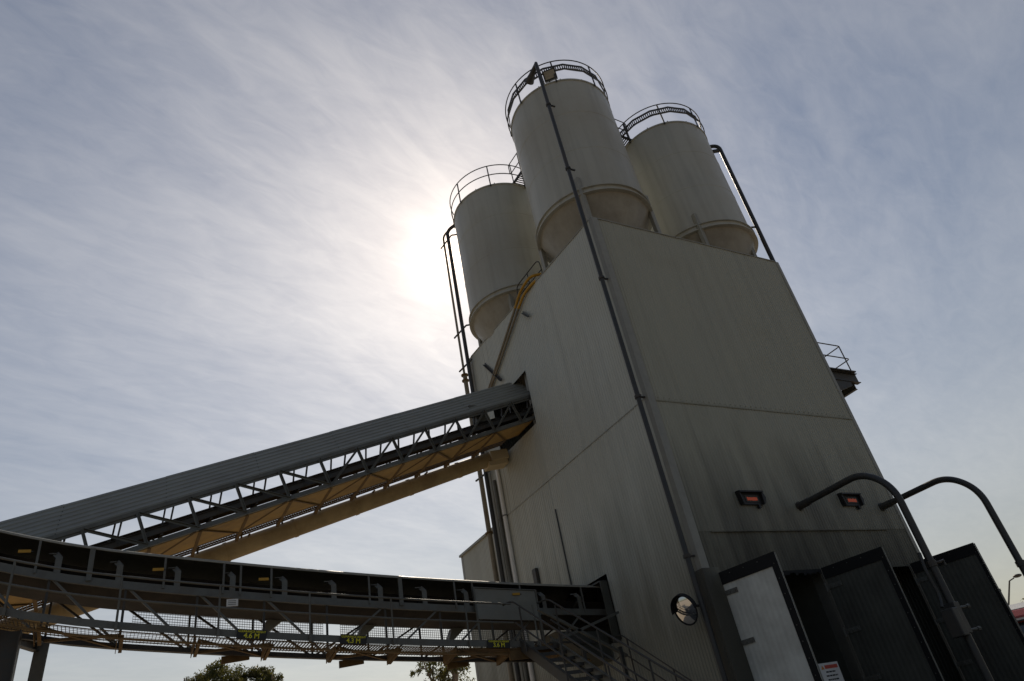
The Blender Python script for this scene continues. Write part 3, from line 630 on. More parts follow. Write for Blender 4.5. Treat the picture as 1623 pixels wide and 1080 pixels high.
# bottom plates, grated side walkway
s = MB(); s.prism([(XL, YN + .05, zb(XL) - .07), (XR - .3, YN + .05, zb(XR - .3) - .07), (XR - .3, YN + .05, zb(XR - .3) - .055), (XL, YN + .05, zb(XL) - .055)], (0, YF - YN - .1, 0)); s.build('floor_plate', 'tan', inc)
for k, x in enumerate(tops):
    if x > XR - 1.3: continue
    s = MB(); s.angle((x + .26, YN + .02, zb(x + .26) - .08), (x + .26, YF + .65, zb(x + .26) - .08), 0.07, 0.01); s.build('cross_member', 'rust_steel', inc)
    s = MB(); a, b_ = (YN, YF) if k % 2 else (YF, YN); s.angle((x + .3, a, zb(x + .3) - .09), (x + step + .2, b_, zb(x + step + .2) - .09), 0.06, 0.01); s.build('wind_brace', 'rust_steel', inc)
s = MB(); x = XL
while x < XR - 0.6:
    for yy in (YF + .09,): s.beam((x, YF + .07, zb(x) + .02), (x, YF + .62, zb(x) + .02), 0.006, 0.04)
    x += 0.06
for y in (YF + .07, YF + .25, YF + .44, YF + .62): s.beam((XL, y, zb(XL) + .02), (XR - .6, y, zb(XR - .6) + .02), 0.012, 0.045)
s.build('walkway_grating', 'rust_steel', inc)
s = MB(); s.tube([(XL, YF + .66, zb(XL) + .95), (XR - .5, YF + .66, zb(XR - .5) + .95)], 0.02, 8); s.tube([(XL, YF + .66, zb(XL) + .5), (XR - .5, YF + .66, zb(XR - .5) + .5)], 0.02, 8)
hr = s.build('handrail', 'dark_steel', inc)
x = -8.6
while x < XR - 0.8:
    s = MB(); s.beam((x, YF + .66, zb(x) - .05), (x, YF + .66, zb(x) + .95), 0.045, 0.045); s.build('post', 'rust_steel' if int(x * 7) % 3 == 0 else 'dark_steel', hr); x += 1.02
# belt and idlers
yb0, yb1 = YN + .22, YF - .14; ybm = (yb0 + yb1) / 2
s = MB(); prof = [(yb0, .50), (yb0 + .24, .36), (yb1 - .24, .36), (yb1, .50)]
s.add([(x, y, zb(x) + z) for x in (XL, XR) for y, z in prof] + [(x, y, zb(x) + z - .016) for x in (XL, XR) for y, z in prof],
      [(i, i + 1, 5 + i, 4 + i) for i in range(3)] + [(8 + i, 12 + i, 13 + i, 9 + i) for i in range(3)] + [(0, 4, 12, 8), (3, 11, 15, 7)])
s.build('belt', 'belt', inc)
s = MB()
for y in (yb0 - .03, yb1 + .03): s.channel((XL, y, zb(XL) + .32), (XR, y, zb(XR) + .32), 0.05, 0.16)
s.build('stringer', 'dark_steel', inc)
x = -8.5
while x < XR - .3:
    s = MB()
    s.tube([(x, yb0 - .02, zb(x) + .46), (x, yb0 + .22, zb(x) + .30)], 0.045, 8); s.tube([(x, yb0 + .24, zb(x) + .30), (x, yb1 - .24, zb(x) + .30)], 0.045, 8); s.tube([(x, yb1 - .22, zb(x) + .30), (x, yb1 + .02, zb(x) + .46)], 0.045, 8)
    s.beam((x, yb0 - .05, zb(x) + .22), (x, yb1 + .05, zb(x) + .22), 0.06, 0.05)
    s.beam((x, yb1 + .03, zb(x) + .32), (x + .08, yb1 + .08, ztc(x) + .6), 0.05, 0.04); s.beam((x + .14, yb0 - .03, zb(x) + .32), (x + .2, YN + .12, ztc(x) + .1), 0.05, 0.04)
    s.build('idler', 'dark_steel', inc); x += 1.02
s = MB(); s.box((9.2, YN + .3, zb(9.2) + .6), (9.6, YN + .6, zb(9.2) + .95)); s.box((8.95, YN + .2, ztc(9) + .1), (9.35, YN + .5, ztc(9) + .4)); s.build('junction_box', 'galv', inc)
s = MB(); s.box((4.35, YF + .68, zb(4.4) + .36), (4.5, YF + .7, zb(4.4) + .50)); s.build('warning_plate', 'rust_steel', inc)
# trestle leg pair out of frame to the left carries the conveyor
for y in (YN, YF):
    s = MB(); s.ibeam((-6.5, y, 0), (-6.5, y, zb(-6.5) - .06), 0.2, 0.2, 0.014); s.build('leg', 'galv', inc)

# ------------------------------------------------------------------ duct under the conveyor
t = thing('dust_duct', 'long round tan duct slung below the inclined conveyor ending at the tower', 'duct', (4.0, 19.0, 0))
def zd(x): return 7.12 + 0.3660 * x
s = MB(); s.tube([(-9.0, 19.0, zd(-9.0)), (10.55, 19.0, zd(10.55))], 0.24, 24); s.build('duct', 'duct', t, smooth=40)
x = -8.0
while x < 10.5:
    d = Vector((1, 0, .366)); s = collar((x, 19.0, zd(x)), d, 0.262, 0.06); s.build('flange', 'duct', t, smooth=40)
    s = MB(); s.beam((x + .5, 19.0, zd(x + .5) + .22), (x + .5, 18.66, zb(x + .5) - .02), 0.04, 0.03); s.build('hanger', 'rust_steel', t); x += 1.72
s = MB(); s.beam((10.35, 19.0, zd(10.35)), (10.98, 18.95, zd(10.98) - .12), 0.62, 0.34); s.build('end_box', 'box_paint', t, bevel=0.02)
s = MB(); s.beam((10.25, 19.0, zd(10.25) - .22), (10.96, 18.95, zd(10.98) - .36), 0.5, 0.16); s.build('outlet', 'box_paint', t, bevel=0.015)

# ------------------------------------------------------------------ yellow hoses on the side wall
t = thing('hose_line', 'two parallel pipes with yellow hose ends climbing the tower wall above the conveyor', 'hose', (10.9, 17.5, 14))
for dy in (0.0, 0.16):
    a = Vector((X0 - .1, 19.32 - dy, 13.75 - dy * .2)); b_ = Vector((X0 - .1, 16.32 - dy * 1.2, 15.5 - dy * 1.0))
    s = MB(); s.tube([a, b_], 0.045, 10); s.build('pipe', 'pipe_tan', t, smooth=40)
    s = MB(); s.tube(bend([b_ + (a - b_) * .03, b_ + Vector((0, -.42, .30 - dy * .6)), b_ + Vector((.05, -1.15, .42 - dy * 1.2)), b_ + Vector((.5, -1.4, .40 - dy))], 0.4), 0.05, 10); s.build('hose', 'yellow', t, smooth=40)
    s = MB(); s.tube([a, a + (a - b_) * .05], 0.07, 10); s.build('hose_end', 'yellow', t, smooth=40)
t = thing('hatch_rail', 'small bent guard rail on the tower roof edge by the yellow hoses', 'railing', (11.3, 15.9, 15.6))
s = MB(); s.tube(bend([(11.25, 16.5, 15.5), (11.25, 16.5, 16.5), (11.3, 14.9, 16.5), (11.35, 14.9, 15.45)], 0.25), 0.02, 8); s.tube([(11.25, 16.5, 16.05), (11.33, 14.9, 16.05)], 0.018, 8); s.build('rail', 'dark_steel', t)
s = MB(); s.tube([(11.28, 15.7, 15.5), (11.28, 15.7, 16.48)], 0.018, 8); s.build('post', 'dark_steel', t)

# ------------------------------------------------------------------ lower conveyor
def kb(x): return 5.29 - 0.148 * x + 0.0038 * x * x + (0.026 * x * x if x < 0 and x > -4 else (0.416 - 0.208 * (x + 4) if x <= -4 else 0))          # top of the walkway kick plate
LX0, LX1 = -7.0, 11.3
def xr(a, b_, n): return [a + (b_ - a) * i / n for i in range(n + 1)]
def strip(mb, y0, y1, zf0, zf1, a, b_, n=36):                # sheet following the sag curve between two lines
    X = xr(a, b_, n); m = len(mb.v)
    mb.add([(x, y0, zf0(x)) for x in X] + [(x, y1, zf1(x)) for x in X], [(i, i + 1, n + 2 + i, n + 1 + i) for i in range(n)])
def curve_beam(mb, y, zf, a, b_, w_, h_, n=24):
    X = xr(a, b_, n)
    vs = []; 
    for x in X: vs += [(x, y - w_ / 2, zf(x) - h_ / 2), (x, y + w_ / 2, zf(x) - h_ / 2), (x, y + w_ / 2, zf(x) + h_ / 2), (x, y - w_ / 2, zf(x) + h_ / 2)]
    fs = [(0, 1, 2, 3), (4 * n + 3, 4 * n + 2, 4 * n + 1, 4 * n)]
    for i in range(n):
        for k in range(4): fs.append((4 * i + k, 4 * i + 4 + k, 4 * i + 4 + (k + 1) % 4, 4 * i + (k + 1) % 4))
    mb.add(vs, fs)
lc = thing('walkway_conveyor', 'long low covered conveyor with a railed walkway crossing the bottom left into the tower', 'conveyor', (3.0, 15.5, 0))
YK, YI, YO = 14.6, 15.38, 16.75                                # kick plate, inner frame, outer frame
s = MB(); curve_beam(s, YK, lambda x: kb(x) - .065, LX0, 8.35, 0.012, 0.13); s.build('kick_plate', 'galv', lc)
s = MB(); x = LX0
while x < 8.9:                                                # grated floor: bearing bars across, thin rods along
    s.beam((x, YK + .02, kb(x) - .16), (x, YI - .04, kb(x) - .16), 0.006, 0.028); x += 0.06
for yy in (YK + .03, YI - .06): curve_beam(s, yy, lambda x: kb(x) - .155, LX0, 8.9, 0.008, 0.02)
for i in range(4): curve_beam(s, YK + .15 + i * .13, lambda x: kb(x) - .148, LX0, 8.9, 0.006, 0.006)
s.build('walkway_grating', 'rust_steel', lc)
s = MB(); curve_beam(s, YK + .10, lambda x: kb(x) - .255, LX0, 8.4, 0.05, 0.035); s.build('floor_edge_beam', 'rust_steel', lc)
s = MB()
for f in (0.79, 0.38): s.tube([(x, YK - .03, kb(x) + f) for x in xr(LX0, 7.9, 30)], 0.021, 8)
hr = s.build('handrail', 'galv', lc, smooth=50)
for k in range(-4, 6):
    x = 0.01 + 1.69 * k if k > -4 else -6.6
    s = MB(); s.tube([(x, YK - .03, kb(x) - .10), (x, YK - .03, kb(x) + .79)], 0.02, 8); s.beam((x, YK - .035, kb(x) - .14), (x, YK - .035, kb(x) - .02), 0.10, 0.05); s.build('post', 'galv', hr)
# frame: stringers, lower chord, webs
zs = lambda x: kb(x) + 0.87
s = MB(); curve_beam(s, YI, zs, LX0, LX1, 0.06, 0.15); s.build('stringer', 'galv', lc)
s = MB(); curve_beam(s, YO, zs, LX0, LX1, 0.06, 0.15); s.build('stringer', 'dark_steel', lc)
zl = lambda x: kb(x) - .25 - .30
s = MB(); curve_beam(s, YI + .05, lambda x: kb(x) - 0.22, LX0, 9.6, 0.08, 0.09); low = s.build('lower_chord', 'dark_steel', lc)
s = MB(); curve_beam(s, YO, lambda x: kb(x) + 0.06, LX0, 9.6, 0.08, 0.09); lowf = s.build('lower_chord', 'dark_steel', lc)
for k in range(-5, 8):
    x = 0.1 + 1.28 * k
    for y, zc_, par in ((YI + .03, lambda x: kb(x) - .22, low), (YO, lambda x: kb(x) + .06, lowf)):
        s = MB(); s.beam((x, y, zc_(x)), (x, y, zs(x)), 0.045, 0.04); s.build('web_post', 'dark_steel', par)
        s = MB()
        if x < 3.2: s.beam((x, y, zs(x)), (x + 1.28, y, zc_(x + 1.28)), 0.05, 0.04)
        else: s.beam((x, y, zc_(x)), (x + 1.28, y, zs(x + 1.28)), 0.05, 0.04)
        s.build('web_diagonal', 'galv' if y < 16 else 'dark_steel', par)
for k in range(-5, 8):                                        # brown brackets below the walkway
    x = 0.1 + 1.28 * k
    s = MB(); s.prism([(x - .05, YK + .02, kb(x) - .17), (x - .05, YK + .02, kb(x) - .24), (x - .05, YI, kb(x) - .36), (x - .05, YI, kb(x) - .17)], (0.012, 0, 0))
    s.angle((x, YK + .03, kb(x) - .22), (x, YI + .05, kb(x) - .34), 0.06, 0.01); s.build('knee_bracket', 'rust_steel', lc)
    s = MB(); s.angle((x, YK + .05, kb(x) - .23), (x + 1.2, YI, kb(x + 1.2) - .28) if k % 2 else (x - 1.2, YI, kb(x - 1.2) - .28), 0.05, 0.008); s.build('plan_brace', 'rust_steel', lc)
    s = MB(); s.angle((x, YI, kb(x) - .20), (x, YO, kb(x) + .04), 0.05, 0.008); s.build('cross_member', 'rust_steel', lc)
for x in (2.2, 4.5, 6.9):
    s = MB(); s.prism([(x - .30, YI + .12, kb(x) - .24), (x + .22, YI + .12, kb(x) - .23), (x + .22, YI + .12, kb(x) - .34), (x - .30, YI + .12, kb(x) - .38)], (0, .05, 0)); s.build('splice_plate', 'rust_steel', lc)
# drip pan, belt, idler brackets
s = MB(); strip(s, YI + .04, YI + .30, lambda x: kb(x) + .84, lambda x: kb(x) + .70, LX0, LX1); strip(s, YI + .30, YO - .30, lambda x: kb(x) + .70, lambda x: kb(x) + .70, LX0, LX1); strip(s, YO - .30, YO - .04, lambda x: kb(x) + .70, lambda x: kb(x) + .84, LX0, LX1)
o_ = s.build('drip_pan', 'belt', lc); md = o_.modifiers.new('solid', 'SOLIDIFY'); md.thickness = 0.006
s = MB(); strip(s, YI + .12, YI + .4, lambda x: kb(x) + 1.16, lambda x: kb(x) + 1.0, LX0, LX1); strip(s, YI + .4, YO - .4, lambda x: kb(x) + 1.0, lambda x: kb(x) + 1.0, LX0, LX1); strip(s, YO - .4, YO - .12, lambda x: kb(x) + 1.0, lambda x: kb(x) + 1.16, LX0, LX1)
s.build('belt', 'belt', lc)
k = -6
while k < 11:
    x = -0.05 + 1.035 * k; s = MB(); z = zs(x) + .07
    s.beam((x, YI - .02, z), (x, YI - .02, z + .31), 0.11, 0.02, (0, 1, 0)); s.beam((x, YI - .02, z + .29), (x - .07, YI + .03, z + .38), 0.10, 0.02, (0, 1, 0)); s.beam((x - .05, YI + .02, z + .37), (x - .16, YI + .10, z + .39), 0.02, 0.09, (0, 1, 0))
    s.build('idler_bracket', 'galv', lc)
    s = MB(); s.tube([(x, YI + .05, z + .22), (x, YI + .4, z + .02)], 0.05, 8); s.tube([(x, YI + .4, z + .02), (x, YO - .4, z + .02)], 0.05, 8); s.tube([(x, YO - .4, z + .02), (x, YO - .05, z + .22)], 0.05, 8)
    s.build('idler_roller', 'dark_steel', lc); k += 1
# hood: open towards the walkway, closed behind
hc = YI + 0.02 + 0.72
hpr = [(YI - .05, 0.62), (YI + .04, 0.68)]
for i in range(13):
    a = math.pi * (0.62 - 0.62 * i / 12); hpr.append((hc + .10 + 0.72 * math.cos(a), 0.36 + 0.46 * math.sin(a)))
hpr += [(YO + .07, 0.2), (YO + .07, -0.02)]
s = MB(); X = xr(LX0, 11.0, 40); n = len(hpr)
s.add([(x, y, zs(x) + z) for x in X for y, z in hpr], [(i * n + j, i * n + j + 1, (i + 1) * n + j + 1, (i + 1) * n + j) for i in range(40) for j in range(n - 1)])
o_ = s.build('hood', 'hood', lc, smooth=40); md = o_.modifiers.new('solid', 'SOLIDIFY'); md.thickness = 0.006
s = MB(); curve_beam(s, YI - .05, lambda x: zs(x) + .62, LX0, 11.0, 0.03, 0.035); s.build('hood_edge', 'trim', lc)
for x in (-4.2, -2.6, -1.43, -0.55, 0.74, 1.84, 2.17, 2.78, 4.87, 5.59, 6.91, 7.37, 8.64, 10.4):
    big_ = x in (-0.55, 5.59)
    s = MB(); s.beam((x, YI - .04, zs(x)), (x, YI - .04, zs(x) + .62), 0.09 if big_ else 0.04, 0.05 if big_ else 0.03, (0, 1, 0)); s.build('hood_post', 'galv', lc)
# perforated guard behind
s = MB()
for a, b_ in ((0.3, 4.2), (4.6, 9.5)):
    x = a
    while x < b_:
        s.beam((x, YO + .06, kb(x) + .36), (x, YO + .06, kb(x) + .80), 0.006, 0.014, (0, 1, 0)); x += 0.05
    for j in range(9): s.tube([(xx, YO + .06, kb(xx) + .38 + j * .05) for xx in xr(a, b_, 10)], 0.006, 4)
s.build('guard_mesh', 'galv', lc)
s = MB()
for k in range(-3, 7):
    x = .5 + 1.5 * k; s.beam((x, YI + .02, kb(x) + .16), (x + 1.1, YI + .02, kb(x + 1.1) + .16), 0.04, 0.04)
s.build('guard_bar', 'dark_steel', lc)
s = MB(); x0 = 7.05; 
strip(s, YI - .14, YI - .14, lambda x: kb(x) + .62, lambda x: kb(x) + 1.32, 7.35, 9.0, 6); pn = s.build('belt_guard', 'hood', lc); md = pn.modifiers.new('solid', 'SOLIDIFY'); md.thickness = 0.01
s = MB()
for x in (7.35, 9.0): s.beam((x, YI - .15, kb(x) - .1), (x, YI - .15, kb(x) + 1.34), 0.04, 0.03, (0, 1, 0))
s.tube([(x, YI - .15, kb(x) + 1.33) for x in xr(7.35, 9.0, 6)], 0.018, 6); s.build('guard_frame', 'galv', lc)
# chute skirts below the pan
for x in (2.9, 5.0, 7.2):
    s = MB(); s.prism([(x, YO - .4, kb(x) + .695), (x + .36, YO - .4, kb(x) + .695), (x + .0, YO - .4, kb(x) + .42), (x - .14, YO - .4, kb(x) + .42)], (0, .25, 0)); s.build('scraper_chute', 'hood', lc)
# end housing against the tower
s = MB()
s.box((10.82, 15.02, kb(10.8) + .05), (X0 - .03, 15.06, kb(10.8) + 1.55)); s.box((10.82, 15.061, kb(10.8) + 1.53), (X0 - .03, 17.1, kb(10.8) + 1.57))
s.build('end_frame', 'door_dark', lc)
s = MB(); s.prism([(9.5, YI + .1, kb(9.5) + .43), (11.0, YI + .1, kb(11) + .43), (11.0, YI + .1, kb(11) - .25), (10.2, YI + .1, kb(10.2) - .05)], (0, 1.1, 0)); s.build('discharge_chute', 'door_dark', lc)
for x, y in ((9.7, 14.75), (10.75, 14.75)):
    s = MB(); s.beam((x, y, 0.0), (x, y, kb(x) - .1), 0.08, 0.08); s.build('prop', 'dark_steel', lc)
s = MB(); s.beam((8.6, 14.75, kb(8.6) - .1), (10.95, 14.75, kb(10.95) + .7), 0.07, 0.06); s.beam((8.7, 14.75, kb(8.7) + .75), (10.9, 14.75, kb(10.9) - .3), 0.07, 0.06); s.build('cross_brace', 'galv', lc)
# trestle at the left
s = MB(); s.ibeam((-1.62, 15.0, 0), (-1.62, 15.0, kb(-1.6) - .27), 0.36, 0.42, 0.02, (1, 0, 0)); s.build('column', 'dark_steel', lc)
s = MB(); s.ibeam((-1.35, 16.9, 0), (-1.20, 16.75, kb(-1.2) + .01), 0.22, 0.24, 0.016, (0, 1, 0)); s.build('column', 'galv', lc)
s = MB(); s.ibeam((-1.62, 15.23, kb(-1.6) - .33), (-1.28, 16.66, kb(-1.3) - .12), 0.12, 0.14, 0.012); s.build('cap_beam', 'dark_steel', lc)

# clearance signs on the kick plate
def clearance(x, txt, label, grey=False):
    z = kb(x) - .075; dz = kb(x + .35) - kb(x - .35); ex = Vector((.7, 0, dz)).normalized(); ey = Vector((-ex.z, 0, ex.x))
    t = thing('clearance_sign', label, 'sign', (x, YK - .05, z), 'clearance height signs')
    c = Vector((x, YK - .05, z)); s = MB()
    s.prism([c + ex * a * .27 + ey * b_ * .085 for a, b_ in ((-1, -1), (1, -1), (1, 1), (-1, 1))], (0, 0.012, 0)); s.build('panel', 'black', t)
    text_mesh('CLEARANCE HEIGHT', 0.053, 'heading', 'sign_yellow', c + Vector((0, -.003, 0)) + ey * .048, ex, ey, t)
    o = text_mesh(txt, 0.125, 'height_text', 'sign_yellow', c + Vector((0, -.003, 0)) - ey * .028, ex, ey, t)
clearance(2.30, '4.6 M', 'black sign with yellow lettering reading 4.6 M on the walkway edge')
clearance(4.24, '4.3 M', 'black sign with yellow lettering reading 4.3 M on the walkway edge')
clearance(7.45, '3.6 M', 'black sign with yellow lettering reading 3.6 M near the walkway stairs')
for x, lb in ((-1.65, 'small yellow tag on a hood post at the far left of the low conveyor'), (0.62, 'small yellow tag on a hood post left of the conveyor middle'), (2.62, 'small yellow tag on a hood post above the 4.6 M sign'), (8.45, 'small yellow tag on the belt guard near the tower')):
    t = thing('yellow_tag', lb, 'tag', (x, YI - .1, zs(x) + .33), 'yellow tags on the low conveyor')
    s = MB(); yy = YI - .08 if x < 7 else YI - .17; s.box((x - .1, yy, zs(x) + .32), (x + .1, yy + .012, zs(x) + .375)); s.build('plate', 'yellow', t)
    s = MB(); s.box((x + .1, yy + .001, zs(x) + .33), (x + .14, yy + .011, zs(x) + .35)); s.build('tie', 'black', t)
t = thing('data_plate', 'small white plate fixed below the stringer above the 4.6 M sign', 'plate', (2.0, YI - .05, zs(2) - .17))
s = MB(); s.box((1.92, YI - .05, zs(2) - .24), (2.14, YI - .035, zs(2) - .10)); s.build('plate', 'white', t)
s = MB()
for k in range(3): s.box((1.95, YI - .052, zs(2) - .14 - k * .035), (2.1, YI - .0505, zs(2) - .13 - k * .035))
s.build('print', 'dark_steel', t)

# ------------------------------------------------------------------ stairs from the walkway
st = thing('steel_stairs', 'steep steel stairs with handrails running down from the walkway end beside the tower', 'stairs', (8.7, 13.2, 0))
SX0, SX1 = 8.02, 8.86; top = (14.62, 4.25); slope = 0.62
def stz(y): return top[1] - (top[0] - y) * slope
yb_ = top[0] - top[1] / slope
for x, m in ((SX0, 'dark_steel'), (SX1, 'galv')):
    s = MB(); s.channel((x, top[0] + .1, stz(top[0] + .1)), (x, yb_ + .2, stz(yb_ + .2)), 0.06 if x == SX1 else -0.06, 0.22); s.build('stringer', m, st)
    s = MB(); sg = .05 if x == SX1 else -.05
    s.tube(bend([(x + sg, top[0] + .45, stz(top[0]) + 1.0), (x + sg, top[0], stz(top[0]) + .98), (x + sg, yb_ + .4, stz(yb_ + .4) + .95), (x + sg, yb_ + .3, stz(yb_ + .4) + .05)], 0.25), 0.022, 8)
    s.tube([(x + sg, top[0], stz(top[0]) + .5), (x + sg, yb_ + .4, stz(yb_ + .4) + .48)], 0.02, 8)
    hr = s.build('handrail', 'dark_steel', st, smooth=50)
    for k in range(5):
        y = top[0] - .3 - k * 1.45
        s = MB(); s.tube([(x + sg, y, stz(y)), (x + sg, y, stz(y) + .94)], 0.02, 8); s.build('post', 'dark_steel', hr)
y = top[0] - .12
while y > yb_ + .35:
    s = MB(); z = stz(y) - .02; s.box((SX0 + .03, y - .13, z - .03), (SX1 - .03, y + .12, z)); s.box((SX0 + .03, y - .135, z - .07), (SX1 - .03, y - .1305, z)); s.build('tread', 'dark_steel', st); y -= 0.29
s = MB(); s.box((SX0 - .05, top[0] + .02, 4.2), (9.0, YI, 4.24)); s.build('landing', 'rust_steel', st)
s = MB(); s.prism([(7.72, top[0] + .02, 3.98), (8.95, top[0] + .02, 4.0), (8.95, top[0] + .02, 4.19), (7.72, top[0] + .02, 4.19)], (0, .05, 0)); s.build('landing_beam', 'rust_steel', st)
# second handrail on the tower side
t = thing('wall_handrail', 'dark handrail sloping down along the conveyor side of the tower wall', 'railing', (10.9, 13.5, 3.4))
s = MB(); 
for h in (0, -.45): s.tube(bend([(10.9, 15.2, 4.28 + h), (10.9, 14.86, 4.36 + h), (10.9, 9.9, 0.95 + h if h == 0 else .62)], 0.2), 0.016, 8)
s.build('rail', 'dark_steel', t)
for y in (14.6, 13.2, 11.6):
    z = 4.36 - (14.86 - y) * .687; s = MB(); s.tube([(10.9, y, z), (10.9, y, max(0, z - 1.0))], 0.02, 8); s.build('post', 'dark_steel', t)

# ------------------------------------------------------------------ trees
def tree(name, x, y, h, spread, label, seed, leaf, clusters, leaves, leaf_size, airy=False, lobes=None):
    random.seed(seed); t = thing(name, label, 'tree', (x, y, 0), None)
    s = MB(); tips = []
    base = Vector((x, y, 0)); lean = Vector((random.uniform(-.4, .4), random.uniform(-.4, .4), 0))
    mid = base + Vector((0, 0, h * .42)) + lean
    s.tube([base, base.lerp(mid, .5) + lean * .2, mid], [h * .030, h * .024, h * .018], 10)
    for k in range(9):
        a = 2 * math.pi * k / 9 + random.uniform(-.3, .3); rr = spread * random.uniform(.35, .85)
        e_ = Vector((x + rr * math.cos(a), y + rr * math.sin(a), h * random.uniform(.62, .97)))
        m_ = mid.lerp(e_, .5) + Vector((random.uniform(-.3, .3), random.uniform(-.3, .3), h * .04))
        s.tube([mid, m_, e_], [h * .013, h * .008, h * .003], 7); tips.append(e_)
        for j in range(4):
            u = m_.lerp(e_, random.uniform(.1, .9)); v = u + Vector((random.uniform(-1, 1), random.uniform(-1, 1), random.uniform(.1, .9))) * spread * .34
            s.tube([u, u.lerp(v, .5) + Vector((0, 0, .08)), v], [h * .005, h * .003, h * .0015], 5); tips.append(v)
    s.build('trunk', 'bark', t, smooth=50)
    cl = []
    for k in range(clusters):
        tip = random.choice(tips); c = tip + Vector((random.gauss(0, 1), random.gauss(0, 1), random.gauss(0, .7))) * spread * (.10 if airy else .2)
        if lobes:                                     # clumps through the volume of rounded lobes
            lx_, ly_, lz_, lr_ = random.choice(lobes); d = Vector((random.gauss(0, 1), random.gauss(0, 1), random.gauss(0, 1))).normalized() * lr_ * random.uniform(.45, .92)
            c = Vector((x + lx_ + d.x, y + ly_ + d.y, lz_ + d.z * .85))
        cl.append((c, spread * random.uniform(.10, .24) * (0.75 if airy else 1.0)))
    for mi, lm in enumerate(leaf):
        s = MB()
        for c, r in cl[mi::len(leaf)]:
            for _ in range(leaves):
                d = Vector((random.gauss(0, 1), random.gauss(0, 1), random.gauss(0, .75)))
                d = d.normalized() * r * random.random() ** 0.45
                p = c + d; a = Vector((random.gauss(0, 1), random.gauss(0, 1), random.gauss(0, 1) - (.9 if airy else .2))).normalized(); b_ = a.cross(Vector((random.gauss(0, 1), random.gauss(0, 1), random.gauss(0, 1)))).normalized()
                L_ = leaf_size * random.uniform(.7, 1.4); w_ = L_ * .30
                s.add([p - a * L_ / 2, p + b_ * w_ / 2, p + a * L_ / 2, p - b_ * w_ / 2], [(0, 1, 2, 3)])
        s.build('crown', lm, t)
    return t
def polar(az, d): return d * math.cos(R(az)), d * math.sin(R(az))
tree('gum_tree', 5.45, 45.8, 10.9, 2.2, 'larger dense dark gum tree crown rising under the 4.6 M sign', 11, ('leaf_a', 'leaf_b'), 210, 130, .19, lobes=((0, 0, 9.1, 1.85), (-1.4, .6, 8.3, 1.5), (.6, -.3, 7.8, 1.8)))
tree('gum_tree', 7.75, 45.4, 10.0, 1.5, 'smaller rounded gum tree crown touching the larger one on its right', 12, ('leaf_a', 'leaf_b'), 130, 130, .19, lobes=((0, 0, 9.05, 1.35), (.8, -.3, 8.1, 1.2)))
tree('eucalyptus_tree', 15.5, 36.9, 9.7, 1.8, 'sparse eucalyptus with visible branches below the low conveyor left of the annex', 23, ('leaf_b', 'leaf_a'), 85, 26, .2, True)
tx, ty = polar(28.3, 50)
tree('street_tree', tx, ty, 5.7, 1.5, 'small bushy tree beyond the outer door leaf', 31, ('leaf_a', 'leaf_b'), 40, 50, .22)
tx, ty = polar(26.6, 55)
tree('street_tree', tx, ty, 5.6, 1.8, 'low tree at the right edge behind the red truck', 32, ('leaf_a', 'leaf_b'), 40, 50, .22)

# ------------------------------------------------------------------ street lamp and post
lb, lt = Vector((51.25, 31.27, 0.00)), Vector((53.27, 27.61, 7.72))
t = thing('street_lamp', 'thin leaning lamp pole far off beyond the red truck', 'street lamp', lb)
s = MB(); s.tube([lb, lt], [.10, .05], 8); s.build('pole', 'galv', t)
ad = Vector((0.45, -0.85, 0.3)); s = MB(); s.tube([lt, lt + ad * .35], .04, 8); s.build('arm', 'galv', t)
s = MB(); s.sphere(lt + ad * .6, .28, 8, 1, 1, .4); s.build('lamp_head', 'dark_steel', t, smooth=60)
px2, py2 = polar(28.25, 26)
t = thing('exhaust_post', 'thin dark upright post just beyond the outer door leaf', 'post', (px2, py2, 0))
s = MB(); s.tube([(px2, py2, 0), (px2, py2, 4.05)], .06, 10); s.build('pole', 'dark_steel', t, smooth=40)
s = MB(); s.tube([(px2, py2, 4.05), (px2, py2, 4.12)], .075, 10); s.build('cap', 'dark_steel', t)

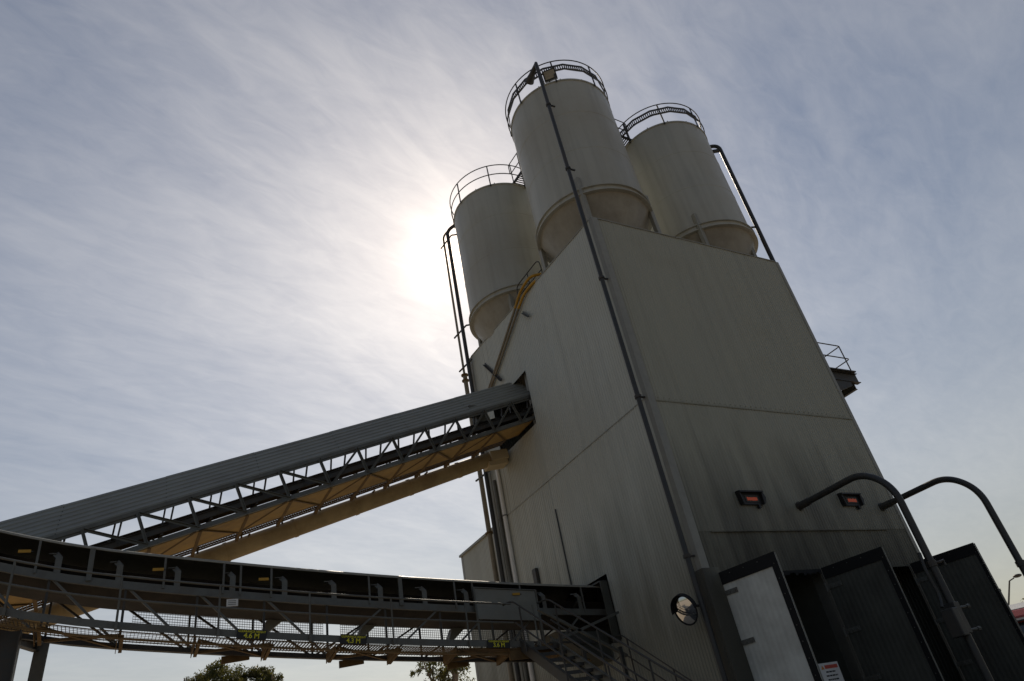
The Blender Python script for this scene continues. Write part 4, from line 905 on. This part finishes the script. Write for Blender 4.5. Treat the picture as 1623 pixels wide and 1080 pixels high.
# ------------------------------------------------------------------ red truck at the right edge
def truck():
    cx, cy = polar(27.15, 28.5); t = thing('red_truck', 'red truck cab with dark windscreen and pale roof at the right edge behind the doors', 'truck', (cx, cy, 0))
    f = Vector((-cx, -cy, 0)).normalized(); f = (Matrix.Rotation(R(18), 3, 'Z') @ f); r = Vector((-f.y, f.x, 0)); U = Vector((0, 0, 1)); o = Vector((cx, cy, 0))
    P = lambda a, b_, z: o + r * a + f * b_ + U * z
    prof = [(1.1, .75), (1.1, 2.1), (.94, 3.4), (.6, 3.62), (-1.0, 3.62), (-1.0, .75)]
    s = MB(); s.prism([P(-1.2, b_, z) for b_, z in prof], r * 2.4); s.build('cab', 'truck_red', t, bevel=.05)
    s = MB(); s.prism([P(-1.1, .5, 3.64), P(-1.1, -.95, 3.64), P(-1.05, -.95, 3.86), P(-1.05, -.1, 3.84)], r * 2.2); s.build('roof_fairing', 'white', t, bevel=.05)
    s = MB(); s.prism([P(-1.08, 1.085, 2.25), P(1.08, 1.085, 2.25), P(1.02, .965, 3.22), P(-1.02, .965, 3.22)], f * .02); s.build('windscreen', 'glass', t)
    s = MB(); s.prism([P(-1.15, .97, 3.32), P(1.15, .97, 3.32), P(1.15, 1.3, 3.24), P(-1.15, 1.3, 3.24)], U * .04); s.build('sun_visor', 'black', t)
    for k in (-1, 1):
        s = MB(); s.prism([P(k * 1.215, .8, 2.0), P(k * 1.215, .62, 2.9), P(k * 1.215, -.2, 2.9), P(k * 1.215, -.2, 2.0)], r * k * .01); s.build('side_window', 'glass', t)
        s = MB(); s.prism([P(k * 1.35, 1.15, 2.1), P(k * 1.6, 1.15, 2.1), P(k * 1.6, 1.15, 2.75), P(k * 1.35, 1.15, 2.75)], f * .12); s.beam(P(k * 1.2, 1.0, 2.7), P(k * 1.42, 1.2, 2.7), .04, .04); s.build('side_mirror', 'black', t, bevel=.03)
        s = MB(); s.prism([P(k * .75, 1.12, .95), P(k * 1.1, 1.12, .95), P(k * 1.1, 1.12, 1.2), P(k * .75, 1.12, 1.2)], f * .04); s.build('headlight', 'chrome', t)
        for b_ in (.3, -3.2, -4.4):
            s = MB(); c = P(k * 1.0, b_, .52); s.tube([c - r * .15, c + r * .15], .52, 24); w_ = s.build('wheel', 'rubber', t, bevel=.04)
            s = MB(); s.tube([c + r * k * .12, c + r * k * .17], .27, 16); s.build('rim', 'chrome', w_)
    s = MB(); s.prism([P(-.7, 1.11, 1.25), P(.7, 1.11, 1.25), P(.7, 1.11, 1.85), P(-.7, 1.11, 1.85)], f * .03); s.build('grille', 'black', t)
    s = MB(); s.prism([P(-1.22, 1.05, .45), P(1.22, 1.05, .45), P(1.22, 1.05, .78), P(-1.22, 1.05, .78)], f * .22); s.build('bumper', 'white', t, bevel=.03)
    s = MB(); s.prism([P(-.45, -1.0, .7), P(.45, -1.0, .7), P(.45, -1.0, .95), P(-.45, -1.0, .95)], -f * 4.2); s.build('chassis', 'black', t)
    s = MB(); s.prism([P(-1.2, -1.3, 1.0), P(1.2, -1.3, 1.0), P(1.2, -1.3, 2.7), P(-1.2, -1.3, 2.7)], -f * 4.2); s.build('tipper_body', 'truck_red', t, bevel=.04)
truck()
